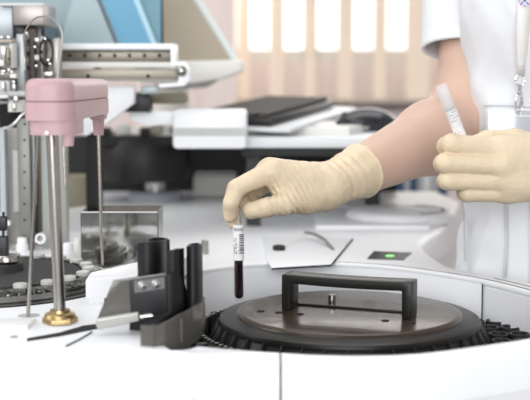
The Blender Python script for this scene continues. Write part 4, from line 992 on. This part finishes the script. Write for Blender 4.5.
def nz(P, s, seed=0.0):   # cheap smooth pseudo-noise
    x, y, z = P[..., 0] * s + seed, P[..., 1] * s + 1.7 * seed, P[..., 2] * s - seed
    return (np.sin(x * 1.3 + 2.1 * np.sin(y * .9 + z)) + np.sin(y * 1.7 + 1.9 * np.sin(z * 1.1 + x * .7)) + np.sin(z * 1.5 + 2.3 * np.sin(x * 1.2 - y))) / 3
cuff_end = PY(356, 172, 1.475); axr = (r_el - r_wr).normalized()
t_c = (cuff_end - r_wr).dot(axr)
def right_glove(P):
    d = hand(P, RH, RR, RMC, A3(r_wr), 0.0, palm_extra=r_extra)
    t = (P - A3(r_wr)) @ A3(axr)                          # distance along the forearm
    arm = cone(P, A3(r_wr), A3(r_el.lerp(r_wr, .30)), 0.0240, 0.0480)
    fl = np.clip(t / t_c, 0, 1)
    arm = arm - 0.0010 - 0.0025 * fl ** 2
    d = smin(d, arm, 0.012)
    # wrinkles round the wrist and along the thumb web
    sideways = P - A3(r_wr)
    ww = np.exp(-((t - 0.018) / 0.032) ** 2)
    d = d + 0.0019 * ww * np.sin(t * 430 + 3.0 * nz(P, 45, 1.0)) * (0.5 + 0.5 * nz(P, 35, 4))
    d = d + 0.0016 * np.clip(fl, 0, 1) * nz(P, 75, 2.0) + 0.0007 * nz(P, 120, 3.0)
    # diagonal drag folds towards the thumb
    tw = np.exp(-(((P - J(288, 200, 1.37)) ** 2).sum(-1)) / (0.030 ** 2))
    d = d + 0.0012 * tw * np.sin((P[..., 0] * 0.85 + P[..., 2] * 0.5) * 1000 + 2 * nz(P, 60, 6))
    # rolled bead at the cuff edge
    bead = np.abs(t - t_c + 0.002) - 0.0018
    d = np.where(bead < 0, d - 0.0012, d)
    return np.maximum(d, t - t_c)
me = sdf_mesh('glove', right_glove, A3(PY(215, 240, 1.32)) + np.array([-.01, -.03, -.01]), A3(PY(392, 130, 1.52)) + np.array([.01, .02, .02]), 0.0013)
gl = link('glove', me, M['glove'], PS, 180); 
# --- left hand (fist seen from the back)
LHY = 1.375
LH = dict(
    index=[J(500, 149, 1.385), J(452, 144.5, LHY), J(447, 146, LHY + .024), J(466, 150, LHY + .036)],
    middle=[J(502, 165, 1.380), J(446, 163, LHY - .004), J(443, 164, LHY + .022), J(464, 166, LHY + .036)],
    ring=[J(504, 180, 1.385), J(448, 180.5, LHY), J(446, 181, LHY + .022), J(466, 181, LHY + .034)],
    little=[J(508, 191, 1.392), J(468, 193.5, LHY + .008), J(465, 193, LHY + .024), J(478, 190, LHY + .032)],
    thumb=[J(545, 148, 1.415), J(515, 140, 1.415), J(488, 140, 1.412), J(470, 146, 1.408)])
LRd = dict(index=[.0140, .0125, .0112, .0095], middle=[.0142, .0128, .0112, .0095], ring=[.0138, .0120, .0108, .0092], little=[.0128, .0108, .0098, .0085], thumb=[.016, .0135, .0125, .0105])
LMC = dict(index=J(555, 152, 1.40), middle=J(555, 162, 1.398), ring=J(556, 172, 1.40), little=J(556, 182, 1.405), thumb=J(560, 158, 1.412))
l_extra = [(J(545, 158, 1.392), J(510, 152, 1.388), .021, .0175), (J(545, 180, 1.395), J(512, 183, 1.39), .021, .0165)]
axl = (l_el - l_wr).normalized()
def left_glove(P):
    d = hand(P, LH, LRd, LMC, A3(l_wr), 0.0, kf=0.0012, palm_extra=l_extra)
    t = (P - A3(l_wr)) @ A3(axl)
    arm = cone(P, A3(l_wr), A3(l_el.lerp(l_wr, .3)), 0.0285, 0.0455) - 0.003 * np.clip(t / 0.09, 0, 1)
    d = smin(d, arm, 0.012)
    d = d + 0.0005 * nz(P, 90, 2.0) + 0.0007 * nz(P, 40, 5.0)
    d = np.where(np.abs(t - 0.083) < 0.002, d - 0.0012, d)
    return np.maximum(d, t - 0.085)
me = sdf_mesh('glove', left_glove, A3(PY(432, 215, 1.36)) + np.array([-.01, -.05, -.02]), (0.52, 1.56, 1.21), 0.0014)
link('glove', me, M['glove'], PS, 180)

# --- torso profile (half width, half depth, centre y) by height
TZ = np.array([0.60, 0.78, 0.90, 1.00, 1.08, 1.16, 1.26, 1.34, 1.40, 1.44], np.float32)
TA = np.array([0.190, 0.188, 0.180, 0.168, 0.160, 0.163, 0.172, 0.176, 0.155, 0.075], np.float32)
TD = np.array([0.125, 0.122, 0.112, 0.102, 0.100, 0.112, 0.122, 0.112, 0.090, 0.060], np.float32)
def torso(P, g=0.0):
    z = P[..., 2]; a = np.interp(z, TZ, TA) + g; b_ = np.interp(z, TZ, TD) + g
    x = P[..., 0] - PC.x; y = P[..., 1] - PC.y
    k = (np.abs(x / a) ** 2.7 + np.abs(y / b_) ** 2.7) ** (1 / 2.7)
    d = (k - 1) * np.minimum(a, b_) * 0.9
    return np.maximum(d, np.maximum(z - 1.445, 0.60 - z))
slv = r_sh + (r_el - r_sh) * 0.0
def sleeve_cut(P, sh, el, frac):
    ax_ = (el - sh).normalized(); return (P - A3(sh)) @ A3(ax_) - (el - sh).length * frac
def coat(P):
    d = torso(P)
    neck = cone(P, (PC.x, PC.y - .02, 1.40), (PC.x, PC.y - .03, 1.56), 0.062, 0.075)
    # cloth folds: long soft vertical ones below the waist, diagonal ones on the chest
    x, y, z = P[..., 0], P[..., 1], P[..., 2]
    low = np.clip((1.06 - z) / 0.2, 0, 1)
    d = d + 0.005 * low * np.sin(x * 55 + 2 * np.sin(z * 9) + y * 25) + 0.0045 * np.clip((z - 1.0) / .1, 0, 1) * np.sin((x * 0.8 + z * 0.75) * 45 + 1.5 * nz(P, 9, 2)) * np.exp(-((x - PC.x + 0.10) / .10) ** 2)
    d = d + 0.0055 * nz(P, 19, 1) + 0.0024 * nz(P, 46, 7)
    d = np.maximum(d, -neck)
    return d
def make_sleeve(sh, el, cx_off):
    def f(P):
        s_ = cone(P, A3(sh + Vector((cx_off, 0, 0.0))), A3(sh.lerp(el, .8) + Vector((cx_off, 0, 0))), 0.056, 0.0610)
        inn = cone(P, A3(sh + Vector((cx_off, 0, 0))), A3(sh.lerp(el, .8) + Vector((cx_off, 0, 0))), 0.0500, 0.0550)
        n_ = 0.0030 * nz(P, 20, 3)
        cut = (P - A3(sh)) @ A3((el - sh).normalized()) - (el - sh).length * SLF
        s_ = np.maximum(s_ + n_, cut)
        hem = np.where(np.abs(cut + 0.022) < 0.001, 0.0007, 0.0)
        return np.maximum(s_ + hem, -np.maximum(inn + n_, -(cut + 0.06)))
    lo = [min(sh[i], el[i]) - .075 for i in range(3)]; hi = [max(sh[i], el[i]) + .075 for i in range(3)]
    return sdf_mesh('sleeve', f, lo, hi, 0.0025)
SLF = 0.57
link('sleeve', make_sleeve(r_sh, r_el, -0.012), M['coat'], PS, 180)
link('sleeve', make_sleeve(l_sh, l_el, 0.008), M['coat'], PS, 180)
me = sdf_mesh('coat', coat, (0.235, 1.46, 0.58), (0.67, 1.80, 1.46), 0.0042)
link('coat', me, M['coat'], PS, 180)
# stitching / placket / pocket laid on the coat
from mathutils.bvhtree import BVHTree
coat_o = [o for o in PS.children if o.name.startswith('coat')][0]
bm = bmesh.new(); bm.from_mesh(coat_o.data); bm.transform(Matrix.Translation(OFF[coat_o.name])); BV = BVHTree.FromBMesh(bm); bm.free()
def on_coat(px, py, lift=0.0015):
    d = ray(px, py).normalized(); h = BV.ray_cast(Vector((0, 0, CAMZ)), d)
    if h[0] is None: return PY(px, py, 1.58)
    return h[0] + h[1] * lift
def cloth_patch(name, grid_px, m, par, lift=0.002):
    bm = bmesh.new(); vs_ = [[bm.verts.new(on_coat(x, y, lift)) for x, y in row] for row in grid_px]
    for i in range(len(vs_) - 1):
        for j in range(len(vs_[0]) - 1): bm.faces.new((vs_[i][j], vs_[i][j + 1], vs_[i + 1][j + 1], vs_[i + 1][j]))
    bmesh.ops.recalc_face_normals(bm, faces=bm.faces)
    b = MB(); b.add(bm); o = b.build(name, m, par, 180)
    sm = o.modifiers.new('thick', 'SOLIDIFY'); sm.thickness = 0.0012; sm.offset = 0
    return o
def gridpx(x0, x1, y0, y1, nx, ny, sk=0): return [[(x0 + (x1 - x0) * j / nx + sk * i / ny, y0 + (y1 - y0) * i / ny) for j in range(nx + 1)] for i in range(ny + 1)]
cloth_patch('placket', gridpx(505, 530, 132, 290, 4, 24), M['coat'], PS, 0.0035)
seam = mat('seam_thread', (0.42, 0.45, 0.50), 0.9)
MB().tube([on_coat(508, y, 0.0055) for y in range(196, 284, 8)], 0.0006, 5, 2).build('stitching', seam, PS)
MB().tube([on_coat(x, y, 0.0045) for x, y in ((461, 195), (464, 215), (467, 235), (468, 262))], 0.0007, 5, 4).build('stitching', seam, PS)
cloth_patch('chest_pocket', gridpx(485, 545, 104, 150, 8, 6), M['coat'], PS, 0.003)
MB().tube([on_coat(x, 107 - 0, 0.0055) for x in range(486, 545, 6)], 0.0006, 5, 2).build('stitching', seam, PS)

# --- the skin body: one continuous surface
HC = Vector((PC.x, PC.y - 0.02, 1.60))
def body(P):
    d = torso(P, -0.026)
    d = smin(d, right_arm(P), 0.03); d = smin(d, left_arm(P), 0.03)
    neck = cone(P, (PC.x, PC.y, 1.36), (PC.x, PC.y - .01, 1.52), 0.056, 0.052); d = smin(d, neck, 0.03)
    hd_ = ell(P, (PC.x, PC.y - .012, 1.62), (0.074, 0.094, 0.10)); jaw = ell(P, (PC.x, PC.y - .045, 1.56), (0.054, 0.058, 0.062)); hd_ = smin(hd_, jaw, 0.03)
    hd_ = smin(hd_, cone(P, (PC.x, PC.y - .100, 1.615), (PC.x, PC.y - .118, 1.582), 0.008, 0.0125), 0.012)
    for s_ in (-1, 1):
        hd_ = smin(hd_, ell(P, (PC.x + s_ * .076, PC.y, 1.60), (0.010, 0.020, 0.030)), 0.006)
        hd_ = np.maximum(hd_, -(ell(P, (PC.x + s_ * .031, PC.y - .118, 1.612), (0.016, 0.016, 0.011))) * 1.0)
        hd_ = smin(hd_, cone(P, (PC.x + s_ * .016, PC.y - .104, 1.628), (PC.x + s_ * .044, PC.y - .096, 1.630), 0.006, 0.005), 0.008)
    d = smin(d, hd_, 0.015)
    hips = ell(P, (PC.x, PC.y, 0.86), (0.150, 0.095, 0.12)); d = smin(d, hips, 0.02)
    for s_ in (-1, 1):
        leg = chain(P, [np.array((PC.x + s_ * .085, PC.y, .84)), np.array((PC.x + s_ * .085, PC.y - .01, .47)), np.array((PC.x + s_ * .088, PC.y + .02, .09))], [.068, .050, .038], 0.02)
        foot = cone(P, (PC.x + s_ * .088, PC.y + .03, .05), (PC.x + s_ * .10, PC.y - .13, .035), .036, .028); d = smin(d, smin(leg, foot, .02), 0.03)
    return d
r_hand_in = lambda P: hand(P, RH, RR, RMC, A3(r_wr), -0.003, palm_extra=r_extra)
l_hand_in = lambda P: hand(P, LH, LRd, LMC, A3(l_wr), -0.003, palm_extra=l_extra)
def body_all(P):
    d = body(P)
    if P[..., 0].min() < 0.16: d = smin(d, r_hand_in(P), 0.01)
    if P[..., 0].max() > 0.18: d = smin(d, l_hand_in(P), 0.006)
    return d
me = sdf_mesh('body', body_all, (-0.06, 1.32, 0.0), (0.72, 1.86, 1.74), 0.0055)
bo = link('body', me, M['skin'], PS, 180)
# smoother head hair, eyes, lips, trousers, shoes
def hair(P):
    d = ell(P, (PC.x, PC.y + .004, 1.63), (0.084, 0.103, 0.106)); cutp = np.maximum((1.655 - P[..., 2]) * 1.0 - 0.6 * (P[..., 1] - PC.y + 0.06) * 1.6, -10)
    d = np.maximum(d, cutp); bun = ell(P, (PC.x, PC.y + .12, 1.62), (.04, .035, .04)); d = smin(d, bun, .015)
    return d + 0.001 * np.sin(P[..., 0] * 600 + P[..., 2] * 100)
link('hair', sdf_mesh('hair', hair, (PC.x - .11, PC.y - .13, 1.48), (PC.x + .11, PC.y + .18, 1.76), 0.004), M['hair'], PS, 180)
for s_ in (-1, 1):
    e = MB(); e.lathe([(0.0115 * math.sin(t), -0.0115 * math.cos(t)) for t in np.linspace(0, math.pi, 14)], (PC.x + s_ * .031, PC.y - .094, 1.612), 24); e = e.build('eye', M['eye'], PS, 180)
    MB().lathe([(0, .0015), (0.005, 0.0008), (0.0056, 0)], (PC.x + s_ * .031, PC.y - .1048, 1.612), 20, mtx=Matrix.Rotation(R(90), 4, 'X')).build('iris', M['iris'], e)
b = MB(); b.tube([(PC.x - .024, PC.y - .094, 1.560), (PC.x, PC.y - .104, 1.558), (PC.x + .024, PC.y - .094, 1.560)], 0.0045, 8, 5); b.build('mouth', M['lip'], PS)
def trousers(P):
    d = smin(ell(P, (PC.x, PC.y, 0.84), (0.160, 0.104, 0.14)), 10 + P[..., 0] * 0, 0.01)
    for s_ in (-1, 1): d = smin(d, chain(P, [np.array((PC.x + s_ * .085, PC.y, .84)), np.array((PC.x + s_ * .087, PC.y - .008, .47)), np.array((PC.x + s_ * .09, PC.y + .015, .08))], [.076, .066, .060], 0.02), 0.01)
    d = d + 0.003 * nz(P, 18, 2); return np.maximum(d, 0.075 - P[..., 2])
link('trousers', sdf_mesh('trousers', trousers, (PC.x - .2, PC.y - .15, 0.05), (PC.x + .2, PC.y + .15, 1.02), 0.008), M['trouser'], PS, 180)
for s_ in (-1, 1):
    def shoe(P, s_=s_): return np.maximum(smin(cone(P, (PC.x + s_ * .088, PC.y + .035, .05), (PC.x + s_ * .10, PC.y - .14, .032), .046, .038), ell(P, (PC.x + s_ * .088, PC.y + .02, .07), (.045, .05, .05)), .02), 0.002 - P[..., 2])
    link('shoe', sdf_mesh('shoe', shoe, (PC.x + s_ * .095 - .07, PC.y - .2, -.01), (PC.x + s_ * .095 + .07, PC.y + .1, .14), 0.006), M['offwhite'], PS, 180)

# --- lanyard with metal clip and badge holder (hangs from the neck)
LN = empty('lanyard', on_coat(521, 60, .004), 'white neck lanyard with violet emblem, chrome clip and clear badge holder', 'lanyard')
def strip(name, pts, w, m, par, lift=0.003):
    bm = bmesh.new(); pr = None
    for x, y, ww in pts:
        a_ = on_coat(x - ww / 2, y, lift); b__ = on_coat(x + ww / 2, y, lift)
        ya = min(a_.y, b__.y); a_.y = ya; b__.y = ya
        c2 = (bm.verts.new(a_), bm.verts.new(b__))
        if pr: bm.faces.new((pr[0], pr[1], c2[1], c2[0]))
        pr = c2
    b = MB(); b.add(bm); o = b.build(name, m, par, 180); sm = o.modifiers.new('thick', 'SOLIDIFY'); sm.thickness = 0.0012; sm.offset = 0; return o
st = strip('strap', [(526, -170, 13), (525.5, -120, 13), (525, -60, 13), (524, -20, 13), (523.5, 5, 13), (523, 30, 12.5), (522.6, 50, 11.5), (522.5, 62, 10), (522.5, 74, 8.5)], 0, M['ribbon'], LN, 0.006)
MB().tube([on_coat(518, 64, .009), on_coat(522, 64.3, .009), on_coat(527, 64, .009)], 0.0006, 6, 2).build('strap_stitch', seam, LN)
cc = on_coat(523.5, 3, 0.0085)
rotx = Matrix.Rotation(R(90), 4, 'X')
em = MB().lathe([(0, .0006), (0.0075, .0006), (0.0075, 0)], cc, 28, mtx=rotx).build('emblem', M['cyan'], st)
b = MB(); b.box(cc + Vector((0, -.001, 0)), (0.0135, .0006, .0030)); b.box(cc + Vector((0, -.001, 0)), (0.0030, .0006, .0135))
for a in range(8): b.box(cc + Vector((0.0062 * math.cos(R(45 * a + 22)), -.001, 0.0062 * math.sin(R(45 * a + 22)))), (0.0026, .0006, .0026))
b.build('emblem_cross', mat('emblem_white', (0.8, 0.7, 0.8), 0.6), em)
MB().lathe([(0.0058, .0009), (0.0076, .0009), (0.0076, 0.0004), (0.0058, 0.0004)], cc, 28, mtx=rotx).build('emblem_ring', M['violet'], em)
ck = on_coat(522.5, 80, 0.008)
S_ = 1.58 / FPX
def loop(name, cx_, cy_, w_, h_, r_, dy=0):
    pts = []
    for i in range(13):
        a = 2 * math.pi * i / 12; p_ = ck + Vector(((cx_ - 522.5 + w_ / 2 * math.cos(a)) * S_, dy, -(cy_ - 80 + h_ / 2 * math.sin(a)) * S_)); pts.append(p_)
    return MB().tube(pts, r_, 8, 3).build(name, M['chrome'], LN)
loop('clip_ring', 522.5, 79, 9, 12, 0.0011)
b = MB(); b.cyl(ck + Vector((0, -.001, -.004)), ck + Vector((0, -.001, -.014)), 0.0034, 0.0026, 16); b.lathe([(0, .003), (.003, .002), (.0042, 0), (.003, -.002), (0, -.003)], ck + Vector((0, -.001, -.016)), 16); b.build('swivel', M['chrome'], LN)
loop('hook', 522, 102, 6.5, 22, 0.0014, -.001)
b = MB(); b.cyl(ck + Vector((.003, -.002, -.020)), ck + Vector((-.001, -.002, -.042)), 0.0015, 0.0012, 10); b.build('hook_gate', M['steel'], LN)
# holder: clear pouch with card
hp = [on_coat(x, y, .006) for x, y in ((488, 109), (545, 105), (545, 175), (488, 175))]
ymin = min(v.y for v in hp) - .001
def holder(x0, y0, x1, y1, dy, th, name, m, par, bev=.001):
    b = MB().pxbox(x0, y0, x1, y1, ymin + dy, th, bev); return b.build(name, m, par)
ho = holder(487, 110, 548, 172, 0, .0012, 'badge_holder', clear_mat('soft_vinyl', (0.93, 0.94, 0.95), 0.08, 0.15), LN)
holder(492, 117, 543, 168, 0.0014, .0008, 'badge_card', mat('card_white', (0.70, 0.73, 0.77), 0.4), LN, 0)
b = MB(); b.pxbox(490.5, 115.5, 545, 116.6, ymin - .0006, .0006); b.pxbox(490.5, 116, 491.7, 170, ymin - .0006, .0006); b.pxbox(487, 109.5, 548, 110.3, ymin - .0006, .0006); b.build('holder_weld', mat('weld_white', (0.9, 0.9, 0.92), 0.3), ho, 0)
# ================================================================== camera, light
cam = bpy.data.cameras.new('camera'); co = bpy.data.objects.new('camera', cam); C.objects.link(co)
co.location = (0, 0, CAMZ); co.rotation_euler = (math.pi / 2 - PITCH, 0, 0)
cam.sensor_width = 36; cam.lens = 36 * FPX / 530; cam.clip_start = 0.05
cam.dof.use_dof = True; cam.dof.focus_distance = 1.37; cam.dof.aperture_fstop = 5.0
bpy.context.scene.camera = co
W = bpy.data.worlds.new('world'); bpy.context.scene.world = W; W.use_nodes = True
bg = W.node_tree.nodes['Background']; bg.inputs[0].default_value = (0.93, 0.96, 1.0, 1); bg.inputs[1].default_value = 0.58
def area(name, loc, target, size, power, col=(1, 1, 1)):
    L_ = bpy.data.lights.new(name, 'AREA'); L_.energy = power; L_.size = size[0]; L_.shape = 'RECTANGLE'; L_.size_y = size[1]; L_.color = col
    o = bpy.data.objects.new(name, L_); C.objects.link(o); o.location = loc
    o.rotation_euler = (Vector(target) - Vector(loc)).to_track_quat('-Z', 'Y').to_euler(); return o
area('ceiling_light', (0.0, 2.2, 3.0), (0.05, 1.5, 0.9), (2.4, 1.4), 26, (1, 0.99, 0.97))
area('ceiling_light', (-1.0, 0.2, 2.9), (0.0, 1.5, 0.95), (1.6, 1.6), 12, (1, 0.99, 0.97))
area('front_fill', (-0.4, -3.6, 2.0), (0.05, 1.4, 0.9), (3.4, 2.0), 195, (0.97, 0.98, 1.0))
area('side_fill', (-2.4, 1.2, 2.2), (0.1, 1.8, 0.95), (1.6, 1.2), 22, (0.98, 0.99, 1.0))  # added fill without a visible source, brightens the rear deck
area('window_light', (0.8, WB - 0.5, 2.0), (0.1, 1.4, 1.0), (3.0, 1.2), 24, (1, 0.98, 0.95))
vs = bpy.context.scene.view_settings
vs.view_transform = 'Standard'; vs.look = 'None'; vs.exposure = -0.1
